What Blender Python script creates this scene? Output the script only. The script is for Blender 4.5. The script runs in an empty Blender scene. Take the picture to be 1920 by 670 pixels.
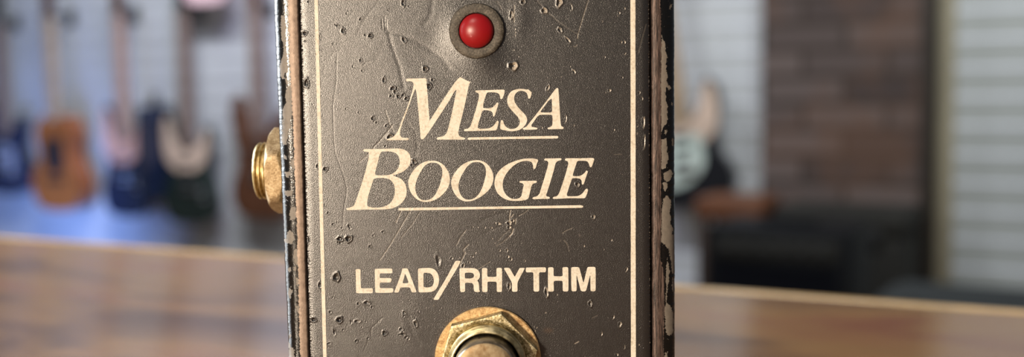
import bpy, bmesh, math, random
import numpy as np
from mathutils import Vector, Matrix
from mathutils.geometry import tessellate_polygon

random.seed(7)
rng = np.random.default_rng(11)
scene = bpy.context.scene
COL = scene.collection
MM = 0.001
PI = math.pi

# ------------------------------------------------------------------ camera
F = 2080.0
PITCH = math.radians(4.7)
ROLL = math.radians(0.8)
CAM = Vector((0.0052, -0.1655, 0.0736))
fwd = Vector((0, math.cos(PITCH), -math.sin(PITCH)))
rt0 = Vector((1, 0, 0))
up0 = rt0.cross(fwd)
up = up0 * math.cos(ROLL) + rt0 * math.sin(ROLL)
rt = rt0 * math.cos(ROLL) - up0 * math.sin(ROLL)
M3 = Matrix((rt, up, -fwd)).transposed()

cd = bpy.data.cameras.new('camera')
cam = bpy.data.objects.new('camera', cd)
COL.objects.link(cam)
cam.matrix_world = Matrix.Translation(CAM) @ M3.to_4x4()
cd.sensor_width = 36.0
cd.lens = F / 1920 * 36.0
cd.clip_start = 0.005
cd.clip_end = 60
cd.dof.use_dof = True
cd.dof.focus_distance = 0.1675
cd.dof.aperture_fstop = 12.0
scene.camera = cam


def ray(px, py):
    return M3 @ Vector(((px - 960) / F, -(py - 335) / F, -1.0))


# ------------------------------------------------------------------ helpers
def link(o, parent=None):
    COL.objects.link(o)
    if parent is not None:
        o.parent = parent
    return o


def tag(o, label=None, cat=None, group=None, kind=None):
    if label: o['label'] = label
    if cat: o['category'] = cat
    if group: o['group'] = group
    if kind: o['kind'] = kind
    return o


def empty(name, loc, rz=0.0):
    o = bpy.data.objects.new(name, None)
    o.empty_display_size = 0.02
    link(o)
    o.location = loc
    o.rotation_euler = (0, 0, rz)
    return o


def obj(name, bm, mat, parent=None, smooth=False):
    me = bpy.data.meshes.new(name)
    bmesh.ops.recalc_face_normals(bm, faces=bm.faces[:])
    bm.to_mesh(me)
    bm.free()
    if smooth:
        me.polygons.foreach_set('use_smooth', [True] * len(me.polygons))
        try:
            me.set_sharp_from_angle(angle=math.radians(35))
        except Exception:
            pass
    me.materials.append(mat)
    o = bpy.data.objects.new(name, me)
    return link(o, parent)


def add_box(bm, lo, hi, bev=0.0, seg=2):
    lo, hi = Vector(lo), Vector(hi)
    r = bmesh.ops.create_cube(bm, size=1.0)
    vs = r['verts']
    c, s = (lo + hi) / 2, hi - lo
    for v in vs:
        v.co = Vector((v.co.x * s.x, v.co.y * s.y, v.co.z * s.z)) + c
    if bev > 0:
        es = list({e for v in vs for e in v.link_edges})
        bmesh.ops.bevel(bm, geom=es, offset=bev, segments=seg, affect='EDGES', profile=0.5)
    return bm


def box(name, lo, hi, mat, parent=None, bev=0.0):
    bm = bmesh.new()
    add_box(bm, lo, hi, bev)
    return obj(name, bm, mat, parent, smooth=bev > 0)


def lathe(bm, prof, n, origin, ax, u, v, wob=None):
    """prof: list of (r, h); axis ax, radial basis u, v"""
    origin, ax, u, v = Vector(origin), Vector(ax), Vector(u), Vector(v)
    rings = []
    for j, (r, h) in enumerate(prof):
        ring = []
        for i in range(n):
            a = 2 * PI * i / n
            rr = r if wob is None else r * (1 + wob(a, j))
            ring.append(bm.verts.new(origin + ax * h + (u * math.cos(a) + v * math.sin(a)) * rr))
        rings.append(ring)
    for j in range(len(rings) - 1):
        for i in range(n):
            k = (i + 1) % n
            bm.faces.new((rings[j][i], rings[j][k], rings[j + 1][k], rings[j + 1][i]))
    return rings


def cap(bm, ring):
    bm.faces.new(ring)


def prism(bm, loops, y0, y1, to3=lambda x, z, y: Vector((x, y, z)), back=True):
    """loops (outer, holes) of 2-D points extruded from y0 (front) to y1"""
    L = [[Vector((p[0], p[1], 0)) for p in lp] for lp in loops]
    tris = tessellate_polygon(L)
    flat = [p for lp in loops for p in lp]
    fr = [bm.verts.new(to3(p[0], p[1], y0)) for p in flat]
    bk = [bm.verts.new(to3(p[0], p[1], y1)) for p in flat]
    for t in tris:
        try:
            bm.faces.new([fr[i] for i in t])
            if back:
                bm.faces.new([bk[i] for i in reversed(t)])
        except ValueError:
            pass
    k = 0
    for lp in loops:
        n = len(lp)
        for i in range(n):
            a, b = k + i, k + (i + 1) % n
            try:
                bm.faces.new((fr[a], fr[b], bk[b], bk[a]))
            except ValueError:
                pass
        k += n
    return bm


def smooth_loop(pts, corner=50, step=1.2, rnd=0.8):
    P = [np.array(p, float) for p in pts]
    n = len(P)
    smoothf = []
    tang = []
    tl = []
    for i in range(n):
        a, b, c = P[i - 1], P[i], P[(i + 1) % n]
        d1, d2 = b - a, c - b
        l1, l2 = np.linalg.norm(d1) + 1e-9, np.linalg.norm(d2) + 1e-9
        ang = math.degrees(math.acos(max(-1, min(1, float(np.dot(d1, d2) / (l1 * l2))))))
        smoothf.append(ang < corner)
        t = d1 / l1 * l2 + d2 / l2 * l1
        t /= (np.linalg.norm(t) + 1e-9)
        tang.append(t)
        tl.append(min(l1, l2) * 1.15)
    out = []
    for i in range(n):
        a, b = P[i], P[(i + 1) % n]
        ch = np.linalg.norm(b - a)
        d = (b - a) / (ch + 1e-9)
        j = (i + 1) % n
        ta = tang[i] * min(ch, tl[i]) if smoothf[i] else d * ch
        tb = tang[j] * min(ch, tl[j]) if smoothf[j] else d * ch
        m = max(1, int(ch / step))
        for k in range(m):
            t = k / m
            h00 = 2 * t**3 - 3 * t**2 + 1; h10 = t**3 - 2 * t**2 + t
            h01 = -2 * t**3 + 3 * t**2; h11 = t**3 - t**2
            out.append(h00 * a + h10 * ta + h01 * b + h11 * tb)
    for it in range(2):
        q = []
        m = len(out)
        for i in range(m):
            a, b = out[i], out[(i + 1) % m]
            l = np.linalg.norm(b - a) + 1e-9
            c = min(0.25, rnd / l)
            q.append(a + (b - a) * c)
            q.append(b - (b - a) * c)
        # drop near-duplicates
        out = [q[0]]
        for p in q[1:]:
            if np.linalg.norm(p - out[-1]) > 0.12:
                out.append(p)
    return out


# ------------------------------------------------------------------ materials
def new_mat(name):
    m = bpy.data.materials.new(name)
    m.use_nodes = True
    nt = m.node_tree
    b = nt.nodes['Principled BSDF']
    return m, nt, b


def N(nt, t, **kw):
    n = nt.nodes.new(t)
    for k, v in kw.items():
        if k in n.inputs:
            n.inputs[k].default_value = v
        else:
            setattr(n, k, v)
    return n


def ramp(nt, src, stops):
    r = nt.nodes.new('ShaderNodeValToRGB')
    nt.links.new(src, r.inputs['Fac'])
    el = r.color_ramp.elements
    while len(el) < len(stops):
        el.new(0.5)
    for e, (p, c) in zip(el, stops):
        e.position = p
        e.color = (*c, 1) if len(c) == 3 else c
    return r


def mixc(nt, fac, a, b, mode='MIX'):
    m = nt.nodes.new('ShaderNodeMix')
    m.data_type = 'RGBA'
    m.blend_type = mode
    for s, v in ((m.inputs[0], fac), (m.inputs[6], a), (m.inputs[7], b)):
        if isinstance(v, (int, float)):
            s.default_value = v
        elif isinstance(v, tuple):
            s.default_value = (*v, 1)
        else:
            nt.links.new(v, s)
    return m.outputs[2]


def math_(nt, op, a, b=None, clamp=False):
    m = nt.nodes.new('ShaderNodeMath')
    m.operation = op
    m.use_clamp = clamp
    for s, v in ((m.inputs[0], a), (m.inputs[1], b)):
        if v is None: continue
        if isinstance(v, (int, float)):
            s.default_value = v
        else:
            nt.links.new(v, s)
    return m.outputs[0]


def noise(nt, scale, detail=3, rough=0.5, vec=None, dist=0.0):
    n = nt.nodes.new('ShaderNodeTexNoise')
    n.inputs['Scale'].default_value = scale
    n.inputs['Detail'].default_value = detail
    n.inputs['Roughness'].default_value = rough
    n.inputs['Distortion'].default_value = dist
    if vec is not None:
        nt.links.new(vec, n.inputs['Vector'])
    return n.outputs['Fac']


def objcoord(nt, scale=(1, 1, 1)):
    tc = nt.nodes.new('ShaderNodeTexCoord')
    mp = nt.nodes.new('ShaderNodeMapping')
    mp.inputs['Scale'].default_value = scale
    nt.links.new(tc.outputs['Object'], mp.inputs['Vector'])
    return mp.outputs['Vector']


def bump(nt, h, strength, dist):
    b = nt.nodes.new('ShaderNodeBump')
    b.inputs['Strength'].default_value = strength
    b.inputs['Distance'].default_value = dist
    nt.links.new(h, b.inputs['Height'])
    return b.outputs['Normal']


def simple(name, col, rough=0.5, metal=0.0, coat=0.0, nscale=None, namp=0.25, spec=0.5):
    m, nt, b = new_mat(name)
    b.inputs['Roughness'].default_value = rough
    b.inputs['Metallic'].default_value = metal
    b.inputs['Coat Weight'].default_value = coat
    b.inputs['Specular IOR Level'].default_value = spec
    v = objcoord(nt)
    f = noise(nt, nscale or 12.0, 4, 0.6, v)
    lo = tuple(c * (1 - namp) for c in col)
    hi = tuple(min(1, c * (1 + namp)) for c in col)
    r = ramp(nt, f, [(0.3, lo), (0.7, hi)])
    nt.links.new(r.outputs['Color'], b.inputs['Base Color'])
    return m


def face_material():
    m, nt, b = new_mat('satin_charcoal_paint')
    v = objcoord(nt)
    g1 = noise(nt, 7000, 2, 0.6, v)
    g2 = noise(nt, 900, 3, 0.6, v)
    g3 = noise(nt, 90, 3, 0.55, v)
    base = ramp(nt, g3, [(0.3, (0.0078, 0.0072, 0.0072)), (0.7, (0.0105, 0.0096, 0.0094))]).outputs['Color']
    at = nt.nodes.new('ShaderNodeAttribute'); at.attribute_name = 'scratch'  # bare scratches and chips, plus painted lit crescents of pits
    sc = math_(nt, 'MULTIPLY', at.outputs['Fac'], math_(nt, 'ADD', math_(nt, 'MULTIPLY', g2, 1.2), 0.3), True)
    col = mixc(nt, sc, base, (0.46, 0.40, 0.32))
    st = nt.nodes.new('ShaderNodeAttribute'); st.attribute_name = 'stain'
    col = mixc(nt, st.outputs['Fac'], col, (0.10, 0.055, 0.028))
    nt.links.new(col, b.inputs['Base Color'])
    rr = math_(nt, 'ADD', math_(nt, 'MULTIPLY', g2, 0.05), 0.262)
    nt.links.new(rr, b.inputs['Roughness'])
    h = math_(nt, 'ADD', math_(nt, 'MULTIPLY', g1, 0.9), math_(nt, 'MULTIPLY', g2, 0.12))
    nt.links.new(bump(nt, h, 1.0, 0.00004), b.inputs['Normal'])
    b.inputs['Specular IOR Level'].default_value = 1.0
    return m


def chassis_material():
    m, nt, b = new_mat('chipped_black_enamel')
    v = objcoord(nt)
    n1 = noise(nt, 1300, 4, 0.65, v)
    n2 = noise(nt, 4200, 2, 0.6, v)
    vs = objcoord(nt, (1, 1, 0.06))
    streak = noise(nt, 5200, 3, 0.7, vs)
    a = nt.nodes.new('ShaderNodeAttribute'); a.attribute_name = 'chip'
    r = nt.nodes.new('ShaderNodeAttribute'); r.attribute_name = 'rim'
    sd = nt.nodes.new('ShaderNodeAttribute'); sd.attribute_name = 'right'
    def step(attr, amp, bias=0.0):
        x = math_(nt, 'ADD', attr, math_(nt, 'MULTIPLY', math_(nt, 'SUBTRACT', n1, 0.5), amp))
        x = math_(nt, 'ADD', x, math_(nt, 'MULTIPLY', math_(nt, 'SUBTRACT', n2, 0.5), 6.0))
        x = math_(nt, 'ADD', math_(nt, 'MULTIPLY', x, 1.6), 0.5 + bias)
        return math_(nt, 'MINIMUM', math_(nt, 'MAXIMUM', x, 0.0), 1.0)
    chip = step(a.outputs['Fac'], 9.0)
    rim = step(r.outputs['Fac'], 7.0)
    # a few stray flecks where paint is missing
    fle = ramp(nt, noise(nt, 2300, 3, 0.7, v), [(0.68, (0, 0, 0)), (0.71, (1, 1, 1))]).outputs['Color']
    zone = nt.nodes.new('ShaderNodeAttribute'); zone.attribute_name = 'edgezone'
    chip = math_(nt, 'MAXIMUM', chip, math_(nt, 'MULTIPLY', fle, zone.outputs['Fac']))
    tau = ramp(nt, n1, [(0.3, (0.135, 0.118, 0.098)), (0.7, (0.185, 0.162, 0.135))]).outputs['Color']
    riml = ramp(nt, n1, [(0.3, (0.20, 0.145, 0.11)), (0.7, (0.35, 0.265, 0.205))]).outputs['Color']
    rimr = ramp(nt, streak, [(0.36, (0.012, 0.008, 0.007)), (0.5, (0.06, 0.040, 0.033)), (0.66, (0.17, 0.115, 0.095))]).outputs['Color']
    rc = mixc(nt, sd.outputs['Fac'], riml, rimr)  # lit left and shaded right put into the rim colour; streaks are wear
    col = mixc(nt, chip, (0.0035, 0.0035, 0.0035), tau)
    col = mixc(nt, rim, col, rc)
    nt.links.new(col, b.inputs['Base Color'])
    any_ = math_(nt, 'MAXIMUM', chip, rim)
    rough = math_(nt, 'ADD', math_(nt, 'MULTIPLY', any_, 0.29), 0.22)
    nt.links.new(rough, b.inputs['Roughness'])
    b.inputs['Specular IOR Level'].default_value = 0.45
    nt.links.new(math_(nt, 'MULTIPLY', rim, 0.25), b.inputs['Metallic'])
    h = math_(nt, 'ADD', math_(nt, 'MULTIPLY', any_, -0.5), math_(nt, 'MULTIPLY', n2, 0.5))
    h = math_(nt, 'ADD', h, math_(nt, 'MULTIPLY', math_(nt, 'MULTIPLY', streak, rim), math_(nt, 'MULTIPLY', sd.outputs['Fac'], 1.2)))
    nt.links.new(bump(nt, h, 0.5, 0.00006), b.inputs['Normal'])
    return m


def ink_material():
    m, nt, b = new_mat('cream_screen_print')
    v = objcoord(nt)
    n1 = noise(nt, 2600, 3, 0.6, v)
    n2 = noise(nt, 420, 4, 0.7, v)
    f = math_(nt, 'ADD', math_(nt, 'MULTIPLY', n1, 0.6), math_(nt, 'MULTIPLY', n2, 0.4))
    c = ramp(nt, f, [(0.32, (0.42, 0.37, 0.28)), (0.5, (0.66, 0.61, 0.51)), (0.66, (0.74, 0.70, 0.61))]).outputs['Color']
    nt.links.new(c, b.inputs['Base Color'])
    b.inputs['Roughness'].default_value = 0.55
    nt.links.new(bump(nt, n1, 0.5, 0.00004), b.inputs['Normal'])
    return m


def aged_metal(name, c0, c1, c2, rough=0.3, scale=900, bmp=0.5, metal=0.9):
    m, nt, b = new_mat(name)
    v = objcoord(nt)
    n1 = noise(nt, scale, 4, 0.7, v)
    n2 = noise(nt, scale * 0.25, 3, 0.6, v)
    f = math_(nt, 'ADD', math_(nt, 'MULTIPLY', n1, 0.65), math_(nt, 'MULTIPLY', n2, 0.35))
    c = ramp(nt, f, [(0.38, c0), (0.5, c1), (0.62, c2)]).outputs['Color']
    nt.links.new(c, b.inputs['Base Color'])
    b.inputs['Metallic'].default_value = metal
    rr = math_(nt, 'ADD', math_(nt, 'MULTIPLY', n1, 0.35), rough - 0.12)
    nt.links.new(rr, b.inputs['Roughness'])
    nt.links.new(bump(nt, n1, bmp, 0.00008), b.inputs['Normal'])
    return m


MAT = {}
MAT['face'] = face_material()
MAT['chassis'] = chassis_material()
MAT['ink'] = ink_material()
MAT['washer'] = aged_metal('aged_gold_washer', (0.36, 0.22, 0.10), (0.58, 0.41, 0.21), (0.74, 0.58, 0.34), 0.6, 2800)
MAT['nut'] = aged_metal('aged_brass_nut', (0.20, 0.16, 0.075), (0.50, 0.42, 0.24), (0.92, 0.84, 0.62), 0.48, 3000, 0.8)
MAT['bushing'] = aged_metal('worn_nickel_bushing', (0.26, 0.21, 0.11), (0.46, 0.39, 0.22), (0.70, 0.61, 0.38), 0.33, 700, 0.3)
MAT['plunger'] = aged_metal('worn_chrome_plunger', (0.36, 0.32, 0.26), (0.46, 0.41, 0.33), (0.60, 0.54, 0.45), 0.26, 500, 0.25, 1.0)
MAT['plunger_top'] = aged_metal('worn_copper_plunger_top', (0.19, 0.125, 0.065), (0.26, 0.19, 0.11), (0.34, 0.27, 0.17), 0.5, 1300, 0.4)
MAT['jacknut'] = aged_metal('greenish_gold_jack_nut', (0.26, 0.175, 0.085), (0.44, 0.32, 0.18), (0.62, 0.50, 0.32), 0.5, 3600, 1.0, 0.6)
MAT['jackthread'] = aged_metal('gold_jack_thread', (0.26, 0.17, 0.06), (0.46, 0.34, 0.15), (0.70, 0.60, 0.36), 0.34, 900, 0.2)
MAT['bezel'] = aged_metal('scuffed_grey_bezel', (0.030, 0.026, 0.020), (0.070, 0.061, 0.048), (0.15, 0.132, 0.106), 0.5, 3600, 1.0, 0.2)
m, nt, b = new_mat('red_lens_plastic')
b.inputs['Base Color'].default_value = (0.27, 0.003, 0.006, 1)
b.inputs['Roughness'].default_value = 0.36
b.inputs['Subsurface Weight'].default_value = 0.25
b.inputs['Subsurface Radius'].default_value = (0.002, 0.0003, 0.0003)
nt.links.new(bump(nt, noise(nt, 900, 3, 0.6, objcoord(nt)), 0.15, 0.00005), b.inputs['Normal'])
MAT['lens'] = m

# ------------------------------------------------------------------ the pedal
YAW = math.radians(-1.2)
pedal = empty('footswitch_pedal', (0, 0, 0), YAW)
tag(pedal, 'worn black metal footswitch pedal with cream lettering and red light standing on the counter', 'pedal')
RP = Matrix.Rotation(YAW, 3, 'Z')
RPi = RP.inverted()
camL = RPi @ CAM


def pl(px, py, y=0.0):
    """pixel -> pedal-local point on the plane at depth y (metres)"""
    d = RPi @ ray(px, py)
    t = (y - camL.y) / d.y
    return camL + d * t


MWL = np.array((M3.transposed() @ RP))          # pedal local dir -> camera space
camLn = np.array(camL)


def project(P):
    """N x 3 pedal-local -> pixels"""
    q = (P - camLn) @ MWL.T
    return 960 + F * q[:, 0] / -q[:, 2], 335 - F * q[:, 1] / -q[:, 2]


Zt, Zb = 0.101, 0.002
xl = pl(571, 335).x
xr = pl(1219, 335).x
print('face x', xl * 1000, xr * 1000, 'z top/bottom', pl(893, 0).z * 1000, pl(893, 670).z * 1000)

# ---- face plate: fine height field with every dent and scratch -------------
z_hi, z_lo = pl(893, -14).z, pl(893, 684).z
st = 0.085 * MM
zs = np.concatenate([np.arange(Zb, z_lo, 1.5 * MM), np.arange(z_lo, z_hi, st), np.arange(z_hi + MM, Zt, 1.5 * MM), [Zt]])
xs = np.arange(xl, xr + st / 2, st)
nx, nz = len(xs), len(zs)
X, Z = np.meshgrid(xs, zs)
P0 = np.stack([X.ravel(), np.zeros(X.size), Z.ravel()], 1)
PX, PY = project(P0)
PX = PX.reshape(nz, nx); PY = PY.reshape(nz, nx)
H = np.zeros((nz, nx)); SC = np.zeros((nz, nx)); STN = np.zeros((nz, nx))


def window(x0, x1, y0, y1):
    """index window in the grid around pixel bounds"""
    a, c = pl(x0, y1), pl(x1, y0)
    i0 = max(0, int((min(a.x, pl(x0, y0).x) - xl) / st) - 6); i1 = min(nx, int((max(c.x, pl(x1, y1).x) - xl) / st) + 8)
    j0 = max(0, int(np.searchsorted(zs, min(a.z, pl(x1, y1).z) - 4 * st))); j1 = min(nz, int(np.searchsorted(zs, max(c.z, pl(x0, y0).z) + 4 * st)))
    return slice(j0, j1), slice(i0, i1)


def pit(x, y, rx, ry=None, d=None, ang=0, bright=0.0, rim=0.35):
    ry = ry or rx
    r_ = max(rx, ry)
    if d is None:
        d = 0.040 * min(rx, ry) * MM
    w = window(x - 2.2 * r_, x + 2.2 * r_, y - 2.2 * r_, y + 2.2 * r_)
    dx, dy = PX[w] - x, PY[w] - y
    ca, sa = math.cos(math.radians(ang)), math.sin(math.radians(ang))
    u, v = (dx * ca + dy * sa) / rx, (-dx * sa + dy * ca) / ry
    th = np.arctan2(v, u)
    r = np.sqrt(u * u + v * v) * (1 + 0.10 * np.sin(3 * th + x) + 0.07 * np.sin(5 * th + y))
    h = np.where(r < 1, -(1 - r**2)**1.3, 0) + rim * np.exp(-((r - 1.12) / 0.28)**2)
    H[w] += d * h
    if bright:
        q = np.clip(1.15 - np.abs(r - 0.75) * 2.0, 0, 1) * (u > -0.2)  # right-hand crescent: lit pit wall put into the colour, along with chipped paint
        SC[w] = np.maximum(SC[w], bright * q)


def seg_dist(dx, dy, p, q):
    vx, vy = q[0] - p[0], q[1] - p[1]
    L = vx * vx + vy * vy + 1e-9
    t = np.clip(((dx - p[0]) * vx + (dy - p[1]) * vy) / L, 0, 1)
    return np.hypot(dx - p[0] - t * vx, dy - p[1] - t * vy)


def scratch(pts, w=1.0, d=0.02, col=0.0, soft=False):
    d *= MM * (0.45 if not soft else 0.35)
    for k in range(len(pts) - 1):
        p, q = pts[k], pts[k + 1]
        m = 4 * w + 3
        win = window(min(p[0], q[0]) - m, max(p[0], q[0]) + m, min(p[1], q[1]) - m, max(p[1], q[1]) + m)
        D = seg_dist(PX[win], PY[win], p, q)
        g = np.exp(-(D / w)**2)
        if soft:
            TMP[win] = np.maximum(TMP[win], g)
        else:
            TMP[win] = np.maximum(TMP[win], g)
        if col:
            SC[win] = np.maximum(SC[win], 0.85 * col * np.exp(-(D / (0.62 * w))**2))
    H[...] -= d * TMP
    TMP[...] = 0


TMP = np.zeros((nz, nx))

pits = [  # x, y, rx, ry, angle, bright
 (628.6,46.4,1.6,2,0,0),(632,48,2.3,2.3,0,0),(643,58,3,5,-15,0),(694,67,3.6,3.6,0,0),(684.4,65.5,2,2.4,0,0),(676,35.5,2,3.5,30,0),
 (757.5,75,3,5,-40,0),(756,5,3,6,0,0),(676,113,2.5,3,0,0),(662,124,1.5,4,0,0),(679,133,2,2,0,0),(737,165,4,3,0,0),(720,150,2.5,5,0,0),(625,82,4,1.2,0,0),
 (599,70,2,5,0,0),(599,92,2,3.5,-30,0),(797,129.4,4.2,4.2,0,0.15),(804,162,4,5,0,0),(811,150,2.5,2.5,0,0),
 (1020.7,19.8,5,4.5,0,0.9),(1048.6,4.6,5,7,10,0.9),(1071.5,14,1.6,6,-8,0.5),(1050,56,3,5,-30,0.4),(1065,75,2.2,7,-40,0.6),
 (962.3,123.6,7.5,6,0,1.0),(959,28,3.2,6.5,0,0.5),(966,55,1.3,1.3,0,.8),(966,61,1.3,1.3,0,.8),(966,67,1.1,1.1,0,.8),(963,94,1.2,1.2,0,.6),(1076.5,134.5,2,4,-35,0.7),
 (1069,125,1.2,1.2,0,.7),(1051.6,144.5,1.1,1.1,0,.6),(981,4,4,3.5,0,0.2),(972,106.6,1.5,1.5,0,0.3),(1171,16.5,1.5,2.2,0,.5),(1161,24.6,2,2,0,.6),(1157.5,30,1.3,1.3,0,.4),
 (1165,79.5,1.5,2,0,.6),(1171,79.5,2,2.4,0,.9),(1172,100.8,1.4,2.5,40,.5),(1133.7,107,1.8,1.8,0,.3),(1167,145.5,1.2,2.5,0,.3),
 (735,167,3.5,2.4,-30,0),(741,173,3.5,2.4,30,0),(747,181,3.5,3,0,0),(733,180,3,2.4,0,0),(756,178,2.5,2.4,0,0),(762,185,3,3,0,0),(744,166,2,3,0,0),
 (699,222,2.6,4,0,0),(706,230,2.4,2,0,0),(724.5,236,2.4,3,0,0),(672.5,211,1.8,1.8,0,0),(666.6,198,1.6,1.6,0,0),(649,204,1.8,1.8,0,0),(731,256.6,5.5,3.8,-25,0.2),
 (723,274,3,1.6,-45,0),(610,317,4,3.2,0,0),(595,312,2,4,0,0),(776.5,303.5,3,4.5,-20,0.2),(772,310,2.3,2.3,0,0),
 (1143,170,2.6,2.3,0,.8),(1135,174,1.4,1.2,0,.4),(1027.6,165,2.4,5,25,.6),(1061,222,1.4,6.5,0,.7),(1076,236,1.5,1.3,0,.5),(1151.5,244,1.5,1.4,0,.8),
 (1207,229,2.2,9,0,.7),(1208,266,2,12,3,.45),(1199,174,1.8,2.6,0,.4),(1204,185,1.6,3,-10,.6),(1083,346.5,4,3,30,.5),(1195,237,1.1,1,0,.6),(1016,240,1.6,1.6,0,.4),
 (615.4,399.5,2.6,2,0,0),(609,384.6,2.2,1.6,0,0),(632,417,1.6,1.6,0,0),(624,421,2.6,1.8,-15,0),(654.7,425,2,4.5,-35,0),(657,429,4,1.5,-15,0),(637,448,5.2,4,0,0),(653.5,448,5.6,5.2,0,0.15),
 (638,455.8,3,2.2,0,0),(634,455,2,2,0,0),(646,449,1.5,1.5,0,0),(718,435,2.6,2.2,0,0),(700,442,1.6,3,20,0),(693.6,462.5,2.4,2.6,0,0),(630.6,519.6,5.8,6.8,0,0.15),(599.4,535,2.6,5.5,0,0),
 (641,428,1.4,2.6,0,0),(955,418.5,4,3.4,-30,.9),(955,426.5,3,2.2,0,.9),(962,414,2,2.4,0,.8),(934.8,420,2.6,2,0,.9),(929,418,1.3,1.3,0,.6),(938,420.5,1.5,1.5,0,.8),(921.6,427.7,1.6,1.4,0,.7),(909.4,427.5,1.6,1.4,0,.5),
 (896,427,1.3,1.2,0,.4),(886.6,425.7,1.2,1.2,0,.3),(891.7,474.4,1.5,1.4,0,.7),(886,481.5,2,2.2,0,.2),(880,493,1.8,1.8,0,.3),(937,470,2,2,0,.5),(950.6,470,1.6,3,0,.5),
 (952.6,482,2.2,2,0,.9),(958.4,486.6,1.8,3,20,.5),(868.8,499,2.4,4,20,.4),(955,537,3,5.5,0,.5),(861,484,1.5,1.5,0,.3),(847,485,3,2,0,.2),
 (1113,406.9,3,3.2,0,.6),(1095,462,1.5,1.4,0,.8),(1175,505.7,1.6,3.6,15,.9),(1025,548,2.8,8,-8,.7),(984,489.6,1.4,2.2,0,.5),(1146,451,3,1.4,-15,.3),(1132,468,1.2,1,0,.4),(1051,452,1.1,1.1,0,.4),
 (624,558,1.7,1.7,0,0),(672,570,3,2.4,0,.1),(688,568,5.2,3,10,0.1),(698,576,2.2,2.4,0,0),(619,585.6,2.6,2.4,-30,0),(636,600,5,5,0,0),(658,604,1.6,5,-12,0),(670,603,5.5,2.6,0,0.2),
 (686,604,1.8,1.6,0,0),(679,614,1.6,2,0,0),(643,619,2,2,0,0),(627,623,2.2,6,-15,0),(617,645,4.5,2,-20,0),(690,635,2.4,2,0,0),(758,586.6,3,3,0,0.1),(785,585,1.8,2,0,0),
 (752,618,3.5,2.6,0,0),(756,627,4.5,2.8,25,0.1),(749,628,2,2,0,0),(762,633,3,2,0,0),(766,636,2.5,2,0,0.1),(779.5,607,3,5.5,-15,0.1),(757,594,2,2,0,0),(721,625,4,4,0,0),(668,640,2.5,2.5,0,0),
 (1150.4,595,1.7,3,10,.7),(1162.7,609,2.6,4.6,15,.6),(1128,627,1.5,3.2,10,.7),(1171,652,1.2,3.4,10,.5),(1157,666,2.6,2,-20,.6),(1023,587,1.2,1.2,0,1),(1198,647,1.3,1.2,0,1),(1107,570,3,5,0,.15),
 (1044,553,2.5,1.2,0,.3),(1001,613,1.2,1.1,0,1),(1006,615,1.3,1.1,0,1),(1003,621,1.1,1.1,0,1),(813,573,1,1,0,.8),(811,560,1,1,0,.4),
 (571.3,62.7,3.6,3.8,0,0),(572,77,2,2,0,0),(574.5,156,4,7.5,0,0),(578,3,2,2.2,0,0),(577,450,2.5,7,0,0),(580,490,1.6,5,-20,0),(588,600,4,4,0,0),(605,562,1.8,2.2,0,0),
 (728,19,1.6,1.6,0,0),(767,12,2,2,0,0),(650,25,1.6,3,0,0),
]
for p in pits:
    pit(p[0], p[1], p[2], p[3], ang=p[4], bright=p[5])
pit(822, 489, 4.5, 11, d=0.05 * MM, ang=-8)
for k in range(260):
    x = rng.uniform(575, 1212); y = rng.uniform(-5, 680)
    pit(x, y, rng.uniform(0.9, 1.7), rng.uniform(0.9, 1.9), d=rng.uniform(0.012, 0.035) * MM, bright=0.35 if x > 900 and rng.random() < .3 else 0)

S = scratch
S([(716,36),(717,54)],1.3,.05); S([(721,34),(722,57)],1.3,.06); S([(725,37),(725,56)],1.1,.05)
S([(711,0),(700,15),(688,30),(676,50),(671,62)],2.2,.020); S([(640,52),(675,40),(700,34),(722,31)],2.0,.022)
S([(632,100),(631,122),(630.6,150),(628.6,168),(626,183),(624,201),(625,231),(626,262),(628.6,287),(635.7,307),(643,325),(646,335),(650,352),(650,365),(646,385),(644,400),(642.5,427)],1.1,.028)
S([(618,187.6),(634,188.6)],1.1,.03)
S([(597,122),(612,112),(628,98),(640,92)],2.0,.016); S([(606,138),(610,122),(620,112)],2.0,.014)
S([(723,208),(730,231),(738.5,248)],0.9,.03,.35); S([(737,234),(716,260),(700,277)],1.1,.04,.25); S([(695,284),(684,296),(674,304)],1.0,.03,.45)
S([(680,123),(687,117),(694,115)],1.2,.02)
S([(651,34),(658,26),(664,20)],1.2,.02)
S([(1007,2),(1021,18),(1045,40),(1062,52),(1083,65)],1.5,.03,.16); S([(1083,66),(1092,36),(1104,-3)],1.0,.03,.55); S([(1083,66),(1083,72)],1.2,.03,.7)
S([(1075,87),(1079,88),(1082,84)],.9,.02,.5)
S([(964.4,10),(964,25),(964,42)],1.0,.03,.8); S([(932,3),(938,12),(940,18)],1,.02,.25)
S([(1211.6,45.7),(1204,72),(1196.4,100)],1.3,.02,.16)
S([(1152,290),(1165,290)],.9,.01,.3); S([(1105,288),(1112,291)],.9,.01,.2)
S([(752.4,396.5),(742,418)],.9,.03,.65); S([(770,395),(752,425),(732,459),(712,489)],.8,.03,.55); S([(788,396.5),(773,420.6),(752,446)],.8,.02,.3)
S([(962.7,429.5),(960,438),(955,443.5)],1.3,.05,.8); S([(955,443.5),(942,455),(930,462)],.9,.02,.35); S([(960,428),(945,440),(933,452)],.9,.02,.25)
S([(957,395),(955.5,405),(955,416)],1.0,.04,.8); S([(967,411),(966.5,421)],1.1,.03,.7); S([(958,408),(963,402)],1,.03,.7)
S([(991,393),(983,400),(973,405)],.9,.02,.45)
S([(977.5,356),(968,364),(960,374),(956.5,385)],.9,.02,.0)
S([(874,432),(864,443.5),(855,461)],1.0,.03,.35); S([(878.5,458.7),(867.6,470),(872.6,474),(865,489),(862.5,499)],1.1,.035,.5)
S([(919,491),(908,498),(897,504)],.8,.02,.4)
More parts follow.
